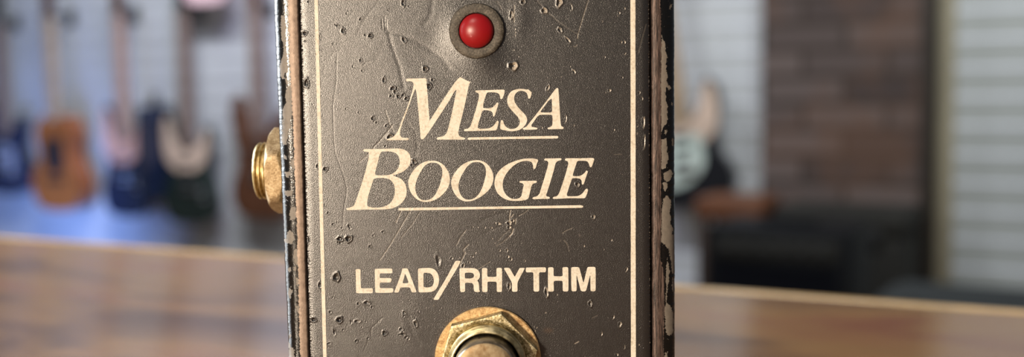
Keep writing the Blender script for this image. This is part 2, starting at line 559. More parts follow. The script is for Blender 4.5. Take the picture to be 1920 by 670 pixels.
S([(1073,428),(1063,432),(1054,437.7)],1.0,.02,.4); S([(1057,451),(1062,456),(1065,463)],1.0,.02,.4); S([(1064,463),(1067,473)],.8,.02,.2)
S([(718,596),(712.6,600),(705,608),(697,615),(695,621.5),(696,630)],1.1,.035); S([(691,637),(686,650),(680.5,661)],1.0,.025)
S([(1077.6,645),(1085,641)],1.1,.03,.8); S([(1110,597),(1120,592)],.9,.02,.3)
S([(895,448),(905,440),(925,430),(940,424)],2.5,.012)
# soft folds in the sheet
S([(727,55),(733,80),(741,104),(750,128),(757,165)],3.6,.045); S([(735,60),(757,68),(785,80),(812,97),(832,112),(842,128)],5,.05)
S([(811,0),(809,22),(803,36),(795,46)],5,.04); S([(762.6,231),(778,246),(783,272),(780,292)],3,.018); S([(897,420.6),(912,410),(932,403),(947.5,400)],3.2,.022)
S([(765,598),(775,625),(786,649)],5,.03); S([(700,120),(735,60)],6,.01)
# the sheet is pushed up around the light and dished towards its left
def mound(x, y, r1, r2, ang, a):
    ca, sa = math.cos(math.radians(ang)), math.sin(math.radians(ang))
    dx, dy = PX - x, PY - y
    u, v = (dx * ca + dy * sa) / r1, (-dx * sa + dy * ca) / r2
    H[...] += a * MM * np.exp(-(u * u + v * v))
mound(885, 85, 42, 62, -38, 0.42)
mound(820, 60, 26, 50, 20, -0.05)
mound(770, 100, 40, 30, 0, -0.03)
mound(975, 35, 16, 45, 0, 0.05)
mound(915, 440, 60, 40, 0, -0.03)
mound(775, 610, 30, 50, 0, 0.035)
mound(893, 58, 60, 60, 0, -0.02)
# faint overall waviness of old sheet metal
H += 0.010 * MM * (np.sin(PX / 61 + PY / 90) + np.sin(PX / 37 - PY / 71 + 1.3) * .6)
# stain near the switch
STN += 0.5 * np.exp(-(((PX - 1028) / 9)**2 + ((PY - 620) / 5)**2)**1.5) * (0.6 + 0.4 * np.sin(PX * 1.3) * np.sin(PY))
dsw = np.hypot(PX - 915, PY - 674)
STN += 0.35 * np.clip(1 - np.abs(dsw - 101) / 8, 0, 1) * (rng.random((nz, nx)) > 0.72) * (PX < 880)
STN = np.clip(STN, 0, 1)

# rounded, slightly ragged long edges
ex = np.minimum(X - xl, xr - X)
isL = X < 0
wob = 0.06 * MM * np.interp(Z, zs, rng.normal(size=nz))
R_l, D_l = 1.20 * MM, 0.20 * MM
eL = np.clip((X - xl) / R_l, 0, 1); eR = np.clip((xr - X) / (1.3 * MM), 0, 1)
H -= D_l * (1 - np.sqrt(1 - (1 - eL)**2)) + 0.35 * MM * (1 - np.sqrt(1 - (1 - eR)**2))
rag = np.interp(zs, zs, np.clip(rng.normal(size=nz), -1.5, 1.5))[:, None]
near = np.exp(-(ex / (0.25 * MM))**2)
H -= near * 0.05 * MM * (rag + rng.normal(size=(nz, nx)) * 0.5)
SC = np.maximum(SC, (near > 0.7) * (rng.random((nz, nx)) > 0.93) * (X > 0) * 0.9)

verts = np.stack([X.ravel(), -H.ravel(), Z.ravel()], 1)
nv = len(verts)
idx = np.arange(nx * nz).reshape(nz, nx)
q = np.stack([idx[:-1, :-1], idx[:-1, 1:], idx[1:, 1:], idx[1:, :-1]], -1).reshape(-1, 4)
# skirt (plate thickness) and back
per = np.concatenate([idx[0, :], idx[1:, -1], idx[-1, -2::-1], idx[-2:0:-1, 0]])
skv = verts[per].copy(); skv[:, 1] = 1.45 * MM
base = nv
verts = np.concatenate([verts, skv])
m_ = len(per)
k = np.arange(m_); k2 = (k + 1) % m_
skirt = np.stack([per[k], base + k, base + k2, per[k2]], -1)
q = np.concatenate([q, skirt])


def mesh_np(name, verts, quads, mat, parent, attrs=None, ngons=()):
    me = bpy.data.meshes.new(name)
    me.vertices.add(len(verts))
    me.vertices.foreach_set('co', verts.astype(np.float32).ravel())
    nl = quads.size + sum(len(g) for g in ngons)
    me.loops.add(nl)
    li = np.concatenate([quads.ravel()] + [np.array(g) for g in ngons])
    me.loops.foreach_set('vertex_index', li.astype(np.int32))
    me.polygons.add(len(quads) + len(ngons))
    starts = list(range(0, quads.size, 4))
    s = quads.size
    for g in ngons:
        starts.append(s); s += len(g)
    me.polygons.foreach_set('loop_start', np.array(starts, dtype=np.int32))
    me.polygons.foreach_set('use_smooth', np.ones(len(quads) + len(ngons), dtype=bool))
    me.update(calc_edges=True)
    me.validate()
    for k_, a_ in (attrs or {}).items():
        at = me.attributes.new(k_, 'FLOAT', 'POINT')
        at.data.foreach_set('value', a_.astype(np.float32).ravel())
    me.materials.append(mat)
    o = bpy.data.objects.new(name, me)
    return link(o, parent)


pad = np.zeros(m_)
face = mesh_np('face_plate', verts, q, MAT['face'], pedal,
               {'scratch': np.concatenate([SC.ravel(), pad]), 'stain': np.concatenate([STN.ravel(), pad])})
face['label'] = 'dented charcoal front plate with satin paint'

# ---- chassis ---------------------------------------------------------------
def side_profile(sign, xin, xrim, xout):
    """(x, y) points from groove bottom out over the rim and corner to the side wall"""
    p = []
    for y in (1.5, 1.1, 0.7, 0.4, 0.22):
        p.append((xin, y))
    w = abs(xrim - xin)
    n = 26
    for i in range(n + 1):            # rim crest: softly convex with a tight inner bend
        t = i / n
        x = xin + sign * w * t
        y = -0.16 * math.sin(PI * min(1, max(0, t)) * 0.9 + 0.1) - 0.02
        if t < 0.12:
            y += 0.22 * (1 - t / 0.12)**2
        p.append((x, y))
    r = abs(xout - xrim)
    y0 = p[-1][1]
    n = 44
    for i in range(1, n + 1):
        a = PI / 2 * i / n
        p.append((xrim + sign * r * math.sin(a), y0 + r * 0.95 * (1 - math.cos(a))))
    yl = p[-1][1]
    for i in range(1, 9):
        p.append((xout, yl + (35.0 - yl) * (i / 8)**1.5))
    return p

fx = lambda px, py=335: pl(px, py).x * 1000
groL = side_profile(-1, fx(568.3), fx(550), fx(522.5))
groR = side_profile(1, fx(1222.5), fx(1241), fx(1267.5))
prof = list(reversed(groL))
# order: left side back -> corner -> rim -> groove -> pocket floor -> right groove -> rim -> corner -> side -> back
prof = [(x, y) for x, y in prof] + [(groL[0][0] * .5, 1.5), (groR[0][0] * .5, 1.5)] + groR
npf = len(prof)
prof = np.array(prof)
zc = np.concatenate([np.arange(0, z_lo * 1000, 1.5), np.arange(z_lo * 1000, z_hi * 1000, 0.10), np.arange(z_hi * 1000 + .5, 103, 1.5), [103.0]])
nr = len(zc)
PXg = np.repeat(prof[None, :, 0], nr, 0); PYg = np.repeat(prof[None, :, 1], nr, 0); PZg = np.repeat(zc[:, None], npf, 1)
tap = (zc - 60) / 27.0 * 0.30
left_w = np.clip((fx(549) - prof[:, 0]) / 2.0, 0, 1)
PXg = PXg - tap[:, None] * left_w[None, :]
# tiny knocks along edges
sm = lambda a, n: np.convolve(a, np.ones(n) / n, 'same')
knock = sm(rng.normal(size=nr), 5) * 0.035 + sm(rng.normal(size=nr), 25) * 0.05
knock2 = sm(rng.normal(size=nr), 5) * 0.03 + sm(rng.normal(size=nr), 25) * 0.04
frontz = (np.abs(prof[:, 1]) < 3.0) & (np.abs(prof[:, 0]) > 25)
PXg += (knock[:, None] * (frontz & (prof[:, 0] < 0))[None, :] + knock2[:, None] * (frontz & (prof[:, 0] > 0))[None, :])
rough2 = rng.normal(size=(nr, npf)) * 0.006
PYg += rough2 * frontz[None, :]
cv = np.stack([PXg.ravel(), PYg.ravel(), PZg.ravel()], 1) * MM
cidx = np.arange(nr * npf).reshape(nr, npf)
cq = np.stack([cidx[:-1, :], np.roll(cidx, -1, 1)[:-1, :], np.roll(cidx, -1, 1)[1:, :], cidx[1:, :]], -1).reshape(-1, 4)
caps = [list(cidx[0, :][::-1]), list(cidx[-1, :])]
cx, cy = project(cv)

def zoomed(ox, oy, s, pts):
    return [(ox + x / s, oy + y / s) for x, y in pts]

LP = []
Z1 = lambda p: LP.append(zoomed(505, 0, 5.583, p)); Z2 = lambda p: LP.append(zoomed(505, 120, 5.583, p))
Z3 = lambda p: LP.append(zoomed(455, 230, 3.722, p)); Z4 = lambda p: LP.append(zoomed(505, 380, 4.467, p)); Z5 = lambda p: LP.append(zoomed(505, 520, 4.467, p))
Z1([(125,158),(150,152),(162,190),(170,230),(175,300),(165,400),(168,480),(180,560),(188,620),(190,670),(190,690),(115,690),(118,640),(140,570),(152,500),(140,460),(130,400),(122,280)])
Z2([(110,-10),(190,-10),(195,30),(190,80),(160,95),(155,140),(140,160),(122,130),(112,70)]); Z2([(165,150),(180,150),(190,200),(195,230),(180,220)])
Z2([(240,232),(205,238),(185,265),(165,310),(178,400),(135,470),(145,560),(130,680),(230,680),(225,640),(210,600),(235,565),(240,400),(240,300)])
Z3([(275,0),(330,0),(320,60),(305,150),(285,160),(272,120)]); Z3([(285,225),(308,235),(305,255),(288,250)]); Z3([(335,260),(360,240),(368,330),(345,320),(332,290)])
Z3([(300,345),(330,345),(335,370),(315,385),(297,368)]); Z3([(290,480),(330,470),(350,480),(345,510),(310,515),(292,505)]); Z3([(340,595),(368,585),(372,680),(330,680),(328,640)])
Z4([(180,35),(210,35),(220,100),(205,145),(185,140),(172,90)]); Z4([(150,250),(175,230),(195,255),(210,300),(190,345),(160,345),(130,335),(120,310),(145,300)])
Z4([(215,385),(235,390),(240,450),(245,500),(225,540),(205,500),(203,430)]); Z4([(155,545),(180,545),(188,570),(175,585),(158,570)]); Z4([(200,540),(220,535),(230,560),(215,575),(202,562)]); Z4([(135,395),(145,400),(145,430),(137,420)])
Z5([(165,95),(195,110),(190,140),(175,175),(160,165),(158,130)]); Z5([(220,0),(250,0),(245,95),(225,60)]); Z5([(215,240),(250,235),(260,300),(235,290)])
Z5([(165,475),(185,480),(180,515),(168,505)]); Z5([(175,590),(200,590),(215,670),(160,670),(160,540),(175,560)])
RPn = []
R1 = lambda p: RPn.append(zoomed(1170, 0, 3.045, p)); R2 = lambda p: RPn.append(zoomed(1170, 220, 3.045, p)); R3 = lambda p: RPn.append(zoomed(1170, 440, 2.913, p))
R1([(215,200),(235,260),(245,330),(240,380),(250,480),(235,510),(245,580),(250,680),(205,680),(200,500),(203,300)]); R1([(245,490),(262,490),(268,505),(250,520)]); R1([(270,585),(280,590),(275,605)])
R2([(205,-10),(250,-10),(245,30),(225,60),(205,100)]); R2([(230,60),(245,70),(240,100),(230,90)]); R2([(270,130),(285,120),(290,155),(275,165)])
R2([(205,130),(240,120),(245,180),(250,200),(255,240),(235,290),(205,300)]); R2([(225,320),(260,298),(280,320),(265,360),(240,372),(228,350)]); R2([(225,375),(245,370),(250,400),(235,425),(222,410)])
R2([(225,470),(250,445),(270,480),(260,530),(265,600),(280,640),(270,680),(205,680),(210,560)])
R3([(190,0),(285,0),(270,50),(280,130),(275,210),(262,215),(255,140),(240,80),(225,60),(200,40)]); R3([(265,235),(275,260),(275,330),(262,300)])
R3([(235,130),(250,200),(235,330),(232,370),(262,400),(272,470),(265,545),(245,555),(230,540),(225,480),(222,400),(230,380),(228,280)]); R3([(225,645),(240,640),(235,680),(222,680)])
R1([(262,20),(275,25),(268,60),(258,50)])


def sdf(polys, x, y):
    best = np.full(x.shape, -50.0)
    for P in polys:
        P = np.array(P)
        lo, hi = P.min(0) - 8, P.max(0) + 8
        m = (x > lo[0]) & (x < hi[0]) & (y > lo[1]) & (y < hi[1])
        if not m.any(): continue
        xx, yy = x[m], y[m]
        d = np.full(xx.shape, 1e9); ins = np.zeros(xx.shape, bool)
        for i in range(len(P)):
            a, b_ = P[i - 1], P[i]
            d = np.minimum(d, seg_dist(xx, yy, a, b_))
            c = ((a[1] > yy) != (b_[1] > yy)) & (xx < (b_[0] - a[0]) * (yy - a[1]) / (b_[1] - a[1] + 1e-12) + a[0])
            ins ^= c
        s_ = np.where(ins, d, -d)
        best[m] = np.maximum(best[m], s_)
    return best

front = (cv[:, 1] < 3.2 * MM)
chip = np.full(len(cv), -20.0)
ml = front & (cv[:, 0] < -0.02); mr = front & (cv[:, 0] > 0.02)
chip[ml] = sdf(LP, cx[ml], cy[ml]); chip[mr] = sdf(RPn, cx[mr], cy[mr])
rim = np.full(len(cv), -20.0)
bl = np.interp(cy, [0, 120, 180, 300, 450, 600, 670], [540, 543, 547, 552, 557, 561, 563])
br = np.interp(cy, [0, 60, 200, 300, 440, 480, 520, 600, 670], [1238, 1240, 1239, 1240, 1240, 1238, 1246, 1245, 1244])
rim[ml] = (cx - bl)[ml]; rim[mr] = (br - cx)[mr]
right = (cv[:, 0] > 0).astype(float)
ezone = (front & (np.abs(cv[:, 0]) > 0.0255) & (cv[:, 1] < 1.6 * MM)).astype(float)
chassis = mesh_np('chassis', cv, cq, MAT['chassis'], pedal, {'chip': chip, 'rim': rim, 'right': right, 'edgezone': ezone}, caps)
chassis['label'] = 'chipped glossy black metal case with worn brown rim'
bmn = bmesh.new(); bmn.from_mesh(chassis.data); bmesh.ops.recalc_face_normals(bmn, faces=bmn.faces[:]); bmn.to_mesh(chassis.data); bmn.free()
print('chassis x', prof[:, 0].min(), prof[:, 0].max())

# ---- printed lettering ------------------------------------------------------
def printed(name, loops_list, label=None):
    bm = bmesh.new()
    for loops in loops_list:
        L3 = []
        for lp in loops:
            L3.append([(lambda p: (p.x, p.z))(pl(x, y, -0.03 * MM)) for x, y in lp])
        prism(bm, L3, -0.055 * MM, 0.03 * MM)
    o = obj(name, bm, MAT['ink'], pedal)
    if label: o['label'] = label
    return o

def tr(o, s, *loops):
    return [smooth_loop(zoomed(o[0], o[1], s, lp)) for lp in loops]

za, sa_ = (730, 135), 4.788
letM = tr(za, sa_, [(148,72),(156,60),(240,59),(325,58),(333,66),(340,160),(350,290),(362,440),(470,270),(600,80),(632,50),(700,47),(785,45),(797,52),(792,68),(740,84),(722,100),(712,130),(690,240),(660,370),(628,500),(620,555),(632,580),(680,592),(682,603),(672,608),(550,608),(430,608),(424,598),(436,588),(490,574),(515,545),(535,480),(570,330),(604,160),(590,170),(540,255),(420,440),(330,575),(305,604),(292,606),(283,598),(275,520),(262,370),(245,200),(238,155),(232,155),(205,220),(160,350),(118,460),(98,530),(98,570),(112,588),(170,594),(178,603),(168,612),(80,613),(-18,614),(-24,606),(-10,600),(30,585),(60,555),(85,510),(115,430),(170,290),(205,180),(218,110),(210,92),(190,84),(155,84)])
zb, sb_ = (860, 150), 5.362
letE = tr(zb, sb_, [(165,112),(172,107),(310,102),(455,98),(463,104),(455,150),(437,190),(428,194),(418,190),(414,160),(400,138),(365,126),(305,124),(285,130),(272,160),(255,215),(245,265),(248,282),(290,286),(340,276),(368,250),(385,228),(395,226),(400,238),(385,290),(360,365),(352,370),(344,365),(342,335),(330,318),(290,306),(248,306),(236,318),(220,370),(195,450),(192,480),(210,490),(260,490),(310,484),(350,460),(385,412),(395,410),(402,420),(390,480),(378,505),(365,508),(220,512),(60,515),(50,508),(60,496),(95,488),(115,470),(140,400),(180,270),(205,160),(200,138),(175,124)])
letS = tr(zb, sb_, [(695,92),(735,125),(730,150),(718,185),(708,190),(698,182),(694,155),(680,128),(650,112),(610,112),(575,135),(558,175),(562,215),(590,265),(640,320),(675,360),(688,395),(682,430),(660,465),(620,498),(570,513),(520,516),(470,508),(430,500),(418,490),(418,460),(425,410),(433,402),(445,410),(455,440),(475,470),(510,490),(550,492),(585,478),(608,450),(614,415),(600,380),(565,340),(520,290),(495,250),(488,210),(496,165),(525,120),(560,100),(610,90),(660,93),(688,98)])
letA = tr(zb, sb_, [(990,80),(1002,88),(1008,170),(1018,330),(1026,440),(1034,466),(1052,474),(1057,484),(1050,494),(970,495),(900,496),(893,488),(898,480),(925,472),(940,455),(942,360),(935,352),(815,352),(795,365),(755,420),(730,455),(735,472),(790,482),(793,490),(785,497),(650,500),(642,492),(650,484),(680,470),(705,440),(800,320),(900,190),(975,90)], [(930,190),(936,188),(938,240),(938,318),(930,326),(830,326),(822,318),(860,268),(905,208)])
und1 = tr(zb, sb_, [(90,586),(98,580),(500,572),(995,564),(1003,572),(1000,582),(990,588),(500,595),(100,602),(92,600)])
printed('logo_lettering', [letM, letE, letS, letA], 'upper line of slanted serif lettering')
printed('logo_underline', [und1])
zc_, sc_ = (640, 270), 4.96
letB = tr(zc_, sc_, [(203,58),(212,50),(300,48),(450,45),(540,44),(590,56),(630,90),(645,135),(640,180),(615,225),(570,260),(510,285),(480,294),(510,306),(560,330),(595,375),(608,430),(600,490),(570,540),(520,580),(460,603),(390,610),(200,612),(60,616),(46,612),(48,600),(85,590),(115,575),(130,545),(170,430),(220,270),(250,150),(258,90),(250,75),(208,70)],
          [(375,74),(390,70),(470,73),(510,90),(535,120),(543,165),(535,210),(510,250),(470,280),(420,292),(340,293),(318,290),(316,270),(340,170),(362,90)],
          [(300,328),(320,320),(400,318),(450,332),(485,370),(498,430),(490,490),(465,540),(420,575),(370,590),(290,592),(245,580),(240,560),(250,490),(280,390)])
zd, sd_ = (755, 285), 5.828
letO = tr(zd, sd_, [(320,97),(375,103),(430,130),(480,185),(508,245),(516,310),(505,370),(470,430),(410,490),(340,530),(260,548),(200,540),(140,505),(90,445),(66,380),(63,320),(80,265),(125,195),(190,135),(250,107)],
          [(320,118),(290,122),(245,150),(205,205),(170,270),(145,340),(138,400),(150,455),(180,505),(220,527),(265,528),(310,512),(350,475),(390,400),(420,310),(434,230),(428,180),(405,145),(370,123)])
letO2 = tr(zd, sd_, [(800,91),(850,95),(905,118),(955,170),(985,235),(992,290),(980,350),(945,410),(890,465),(820,510),(740,540),(680,540),(620,515),(570,460),(540,395),(530,340),(540,285),(580,215),(640,150),(710,110),(760,95)],
           [(800,112),(760,118),(715,150),(675,205),(640,265),(617,330),(611,390),(622,440),(650,490),(690,518),(735,522),(785,505),(825,470),(865,400),(895,310),(910,240),(908,190),(890,145),(850,117)])
ze, se_ = (920, 285), 5.825
letG = tr(ze, se_, [(480,75),(512,82),(518,95),(505,130),(488,180),(475,190),(465,180),(462,145),(448,115),(410,100),(350,103),(290,125),(225,175),(170,240),(138,310),(132,370),(145,430),(180,480),(230,510),(280,514),(320,500),(335,480),(350,410),(360,360),(350,345),(318,335),(312,325),(325,318),(410,317),(495,316),(507,324),(500,336),(465,348),(450,365),(430,440),(412,505),(395,520),(350,532),(270,536),(200,530),(130,500),(75,450),(48,390),(42,340),(55,270),(95,205),(160,150),(240,110),(330,82),(420,72)])
letI = tr(ze, se_, [(583,85),(592,74),(680,72),(765,70),(776,78),(768,90),(730,102),(712,120),(690,200),(655,320),(620,430),(606,475),(612,487),(640,493),(648,502),(640,511),(550,514),(465,517),(456,508),(465,496),(505,485),(530,460),(560,370),(600,240),(625,150),(630,112),(615,98),(588,94)])
letE2 = tr(ze, se_, [(810,82),(820,72),(970,70),(1120,68),(1132,78),(1120,120),(1100,165),(1088,170),(1080,160),(1072,130),(1055,105),(1020,98),(960,98),(945,105),(925,160),(900,240),(898,262),(930,266),(980,260),(1020,235),(1045,205),(1056,205),(1060,215),(1040,280),(1015,355),(1005,358),(996,350),(992,315),(975,295),(930,287),(890,290),(875,330),(845,420),(832,470),(840,485),(900,485),(960,480),(1000,455),(1040,405),(1055,402),(1062,412),(1050,465),(1030,503),(1015,507),(850,507),(690,514),(677,508),(685,494),(725,482),(745,455),(790,330),(830,200),(848,120),(840,102),(815,95)])
und2 = [smooth_loop([(747.2,391.5),(749,390.4),(850,388.8),(960,387.2),(1090,385.3),(1093.5,386.5),(1093.5,388.5),(1091,389.8),(960,391.7),(850,393.4),(749,395),(747,394)])]
printed('logo_lettering', [letB, letO, letO2, letG, letI, letE2], 'lower line of slanted serif lettering')
printed('logo_underline', [und2])
zf, sf_ = (655, 480), 7.446
lead = [tr(zf, sf_, [(88,195),(98,188),(145,186),(155,194),(158,300),(164,445),(172,454),(318,454),(327,462),(328,508),(318,520),(105,521),(97,512)]),
 tr(zf, sf_, [(357,195),(366,184),(590,179),(600,188),(600,232),(590,244),(435,246),(426,255),(426,302),(434,311),(578,312),(587,322),(586,362),(577,372),(436,375),(427,384),(428,444),(437,453),(602,453),(612,462),(612,502),(602,513),(375,516),(362,508)]),
 tr(zf, sf_, [(740,182),(750,177),(805,177),(816,184),(860,295),(936,500),(932,509),(880,511),(870,504),(848,450),(838,443),(722,443),(712,450),(690,504),(680,512),(635,513),(628,503),(680,370),(725,240)], [(777,255),(783,258),(825,365),(820,380),(812,383),(752,383),(745,375),(750,355)]),
 tr(zf, sf_, [(960,190),(968,178),(1060,171),(1130,171),(1185,190),(1228,235),(1250,300),(1250,370),(1232,430),(1195,480),(1145,503),(1080,509),(980,510),(968,500)], [(1037,250),(1046,239),(1090,238),(1130,246),(1160,275),(1178,330),(1175,385),(1155,425),(1120,440),(1055,440),(1037,430)]),
 tr(zf, sf_, [(1480,78),(1492,72),(1545,72),(1550,82),(1530,130),(1400,350),(1245,610),(1235,615),(1182,615),(1176,606),(1190,580),(1330,350)])]
zg, sg_ = (855, 485), 7.111
rhy = [tr(zg, sg_, [(48,140),(58,131),(150,128),(230,130),(280,145),(310,180),(318,225),(310,265),(285,295),(300,320),(308,370),(310,420),(320,438),(310,446),(258,446),(246,438),(236,400),(232,350),(215,330),(180,325),(130,325),(121,335),(119,435),(110,447),(68,448),(57,438)], [(119,200),(128,191),(200,190),(230,202),(242,230),(232,256),(200,266),(130,266),(119,258)]),
 tr(zg, sg_, [(347,140),(356,129),(408,129),(417,138),(418,235),(427,244),(530,244),(539,235),(540,138),(549,128),(603,128),(612,138),(612,436),(604,445),(555,446),(545,438),(541,320),(531,311),(428,311),(420,320),(419,436),(410,446),(358,446),(350,437)]),
 tr(zg, sg_, [(640,135),(648,127),(705,126),(715,132),(780,240),(787,240),(845,134),(855,127),(910,126),(916,134),(825,310),(819,340),(819,430),(810,443),(758,443),(748,434),(746,340),(738,310)]),
 tr(zg, sg_, [(932,132),(940,122),(1190,120),(1198,128),(1197,174),(1188,184),(1118,185),(1109,194),(1108,430),(1098,440),(1045,440),(1036,431),(1030,194),(1021,185),(942,184),(933,176)]),
 tr(zg, sg_, [(1228,130),(1237,121),(1290,120),(1300,130),(1302,226),(1311,237),(1412,237),(1421,228),(1420,128),(1430,118),(1485,118),(1495,127),(1497,427),(1488,438),(1435,439),(1425,430),(1421,310),(1412,300),(1314,300),(1304,310),(1303,430),(1293,440),(1238,440),(1229,430)]),
 tr(zg, sg_, [(1536,128),(1546,118),(1630,116),(1642,124),(1697,320),(1703,320),(1752,124),(1762,115),(1848,114),(1859,124),(1860,425),(1850,436),(1805,437),(1795,428),(1791,230),(1786,228),(1735,425),(1722,438),(1680,438),(1665,428),(1612,228),(1607,230),(1607,425),(1598,437),(1550,438),(1541,428)])]
printed('function_lettering', lead + rhy, 'bold sans serif capitals above the switch')

# border lines: long thin printed bars running the height of the plate
def bar_line(xt, xb, w):
    lp = []
    ys = np.linspace(-80, 760, 60)
    cxs = xt + (xb - xt) * ys / 670
    ws = w / 2 + rng.normal(size=60) * 0.12
    L_ = [(c - s, y) for c, s, y in zip(cxs, ws, ys)]
    R_ = [(c + s, y) for c, s, y in zip(cxs[::-1], ws, ys[::-1])]
    return [L_ + R_]
printed('border_line', [bar_line(592.8, 609.2, 6.6)])
printed('border_line', [bar_line(1186.6, 1187.6, 9.2)])

# ---- indicator light ---------------------------------------------------------
Y_ = Vector((0, -1, 0)); XU = Vector((1, 0, 0)); ZU = Vector((0, 0, 1))
lc = pl(893.5, 58, -0.5 * MM)
bm = bmesh.new()
def bw(a, j):
    return (0.005 * math.sin(3 * a + 1) + 0.004 * math.sin(23 * a + j) + 0.004 * math.sin(37 * a + 2 * j)) if j < 4 else 0.0
pr = [(4.05, -0.6), (4.10, 0.35), (4.02, 0.66), (3.85, 0.80), (3.4, 0.86), (2.85, 0.84), (2.68, 0.78), (2.62, 0.6), (2.62, -0.5)]
lathe(bm, [(r * MM, h * MM) for r, h in pr], 96, (lc.x, 0, lc.z), Y_, XU, ZU, bw)
bez = obj('indicator_bezel', bm, MAT['bezel'], pedal, True)
bm = bmesh.new()
pr = [(2.55, -0.5), (2.55, 0.55)]
for i in range(1, 12):
    a = PI / 2 * i / 12
    pr.append((2.55 * math.cos(a), 0.55 + 1.55 * math.sin(a)))
pr.append((0.02, 2.1))
rg = lathe(bm, [(r * MM, h * MM) for r, h in pr], 72, (lc.x, 0, lc.z), Y_, XU, ZU)
cap(bm, rg[-1])
lens = obj('indicator_lens', bm, MAT['lens'], bez, True)
lens['label'] = 'round red domed lens'

# ---- foot switch -------------------------------------------------------------
sc0 = pl(914.8, 674, -0.3 * MM)
so = Vector((sc0.x, 0, sc0.z))
bm = bmesh.new()   # threaded bushing (part)
pr = [(5.85, -6.0), (5.85, 3.2)]
h = 3.2
while h < 5.2:
    pr += [(5.55, h + 0.12), (5.55, h + 0.25), (5.85, h + 0.4), (5.85, h + 0.5)]
    h += 0.5
pr += [(5.6, h + 0.15), (5.45, h + 0.3), (5.25, h + 0.34), (5.10, h + 0.25), (5.05, h - 0.1), (5.05, -2.0)]
TOP = h
rg = lathe(bm, [(r * MM, hh * MM) for r, hh in pr], 96, so, Y_, XU, ZU)
cap(bm, rg[-1])
bush = obj('foot_switch', bm, MAT['bushing'], pedal, True)
bush['label'] = 'gold and nickel push switch with round plunger'
bm = bmesh.new()
pr = [(5.9, 0.0), (7.95, 0.0), (8.05, 0.12), (8.05, 0.48), (7.9, 0.6), (5.9, 0.62)]
lathe(bm, [(r * MM, (hh - 0.02) * MM) for r, hh in pr], 128, so, Y_, XU, ZU)
obj('washer', bm, MAT['washer'], bush, True)['label'] = 'round orange gold washer'

def hexnut(bm, org, ax, u, v, R, rin, h0, h1, a0, ch=0.25):
    """hex nut with chamfered corners; boolean-free: outer hex sections clipped by a cone"""
    n = 96
    apo = R * math.cos(PI / 6)
    def rad(a):
        b_ = ((a - a0) % (PI / 3)) - PI / 6
        return apo / math.cos(b_)
    rows = []
    hs = [(h0, 0), (h1 - ch * 2.2, 0), (h1 - ch * 1.1, 1), (h1, 2)]
    def row(hh, lim):
        return [bm.verts.new(org + ax * hh * MM + (u * math.cos(a0 + 2 * PI * i / n) + v * math.sin(a0 + 2 * PI * i / n)) * min(rad(a0 + 2 * PI * i / n + 1e-6), lim) * MM) for i in range(n)]
    rows.append([bm.verts.new(org + ax * h0 * MM + (u * math.cos(2 * PI * i / n) + v * math.sin(2 * PI * i / n)) * rin * MM) for i in range(n)])
    for k in range(0, 5):
        t = 1 - k / 5
        rows.append(row(h0 + ch * (1 - t) * 1.2, R - (R - apo) * 0.92 * t))
    for k in range(1, 6):
        t = k / 5
        rows.append(row(h1 - ch * (1 - t) * 1.2, R - (R - apo) * 1.02 * t**1.0 * 0.9))
    rows.append(row(h1, apo * 0.985))
    rows.append([bm.verts.new(org + ax * (h1 - 0.0) * MM + (u * math.cos(2 * PI * i / n) + v * math.sin(2 * PI * i / n)) * (rin + .15) * MM) for i in range(n)])
    rows.append([bm.verts.new(org + ax * (h1 - 0.15) * MM + (u * math.cos(2 * PI * i / n) + v * math.sin(2 * PI * i / n)) * rin * MM) for i in range(n)])
    rows.append(rows[0])
    for j in range(len(rows) - 1):
        for i in range(n):
            k = (i + 1) % n
            bm.faces.new((rows[j][i], rows[j][k], rows[j + 1][k], rows[j + 1][i]))

def flat_hexnut(bm, org, ax, u, v, R, rin, h0, h1, a0, bev=0.12):
    pts = [(R * math.cos(a0 + k * PI / 3), R * math.sin(a0 + k * PI / 3)) for k in range(6)]
    def sub(pts, s, m=16):
        o_ = []
        for i in range(6):
            a, b_ = pts[i], pts[(i + 1) % 6]
            for k in range(m):
                t = k / m
                o_.append(((a[0] + (b_[0] - a[0]) * t) * s, (a[1] + (b_[1] - a[1]) * t) * s))
        return o_
    P3 = lambda p, hh: bm.verts.new(org + ax * hh * MM + (u * p[0] + v * p[1]) * MM)
    rows = []
    n = 96
    circ = lambda r: [(r * math.cos(a0 + 2 * PI * i / n), r * math.sin(a0 + 2 * PI * i / n)) for i in range(n)]
    rows.append([P3(p, h0) for p in circ(rin)])
    rows.append([P3(p, h0) for p in sub(pts, 1)])
    rows.append([P3(p, h1 - bev * 1.2) for p in sub(pts, 1)])
    rows.append([P3(p, h1 - bev * .35) for p in sub(pts, 1 - .45 * bev / R)])
    rows.append([P3(p, h1) for p in sub(pts, 1 - 1.3 * bev / R)])
    rows.append([P3(p, h1) for p in circ(rin + .75)])
    rows.append([P3(p, h1 - 0.10) for p in circ(rin + .5)])
    rows.append([P3(p, h1 - 0.45) for p in circ(rin)])
    rows.append(rows[0])
    for j in range(len(rows) - 1):
        for i in range(n):
            k = (i + 1) % n
            bm.faces.new((rows[j][i], rows[j][k], rows[j + 1][k], rows[j + 1][i]))

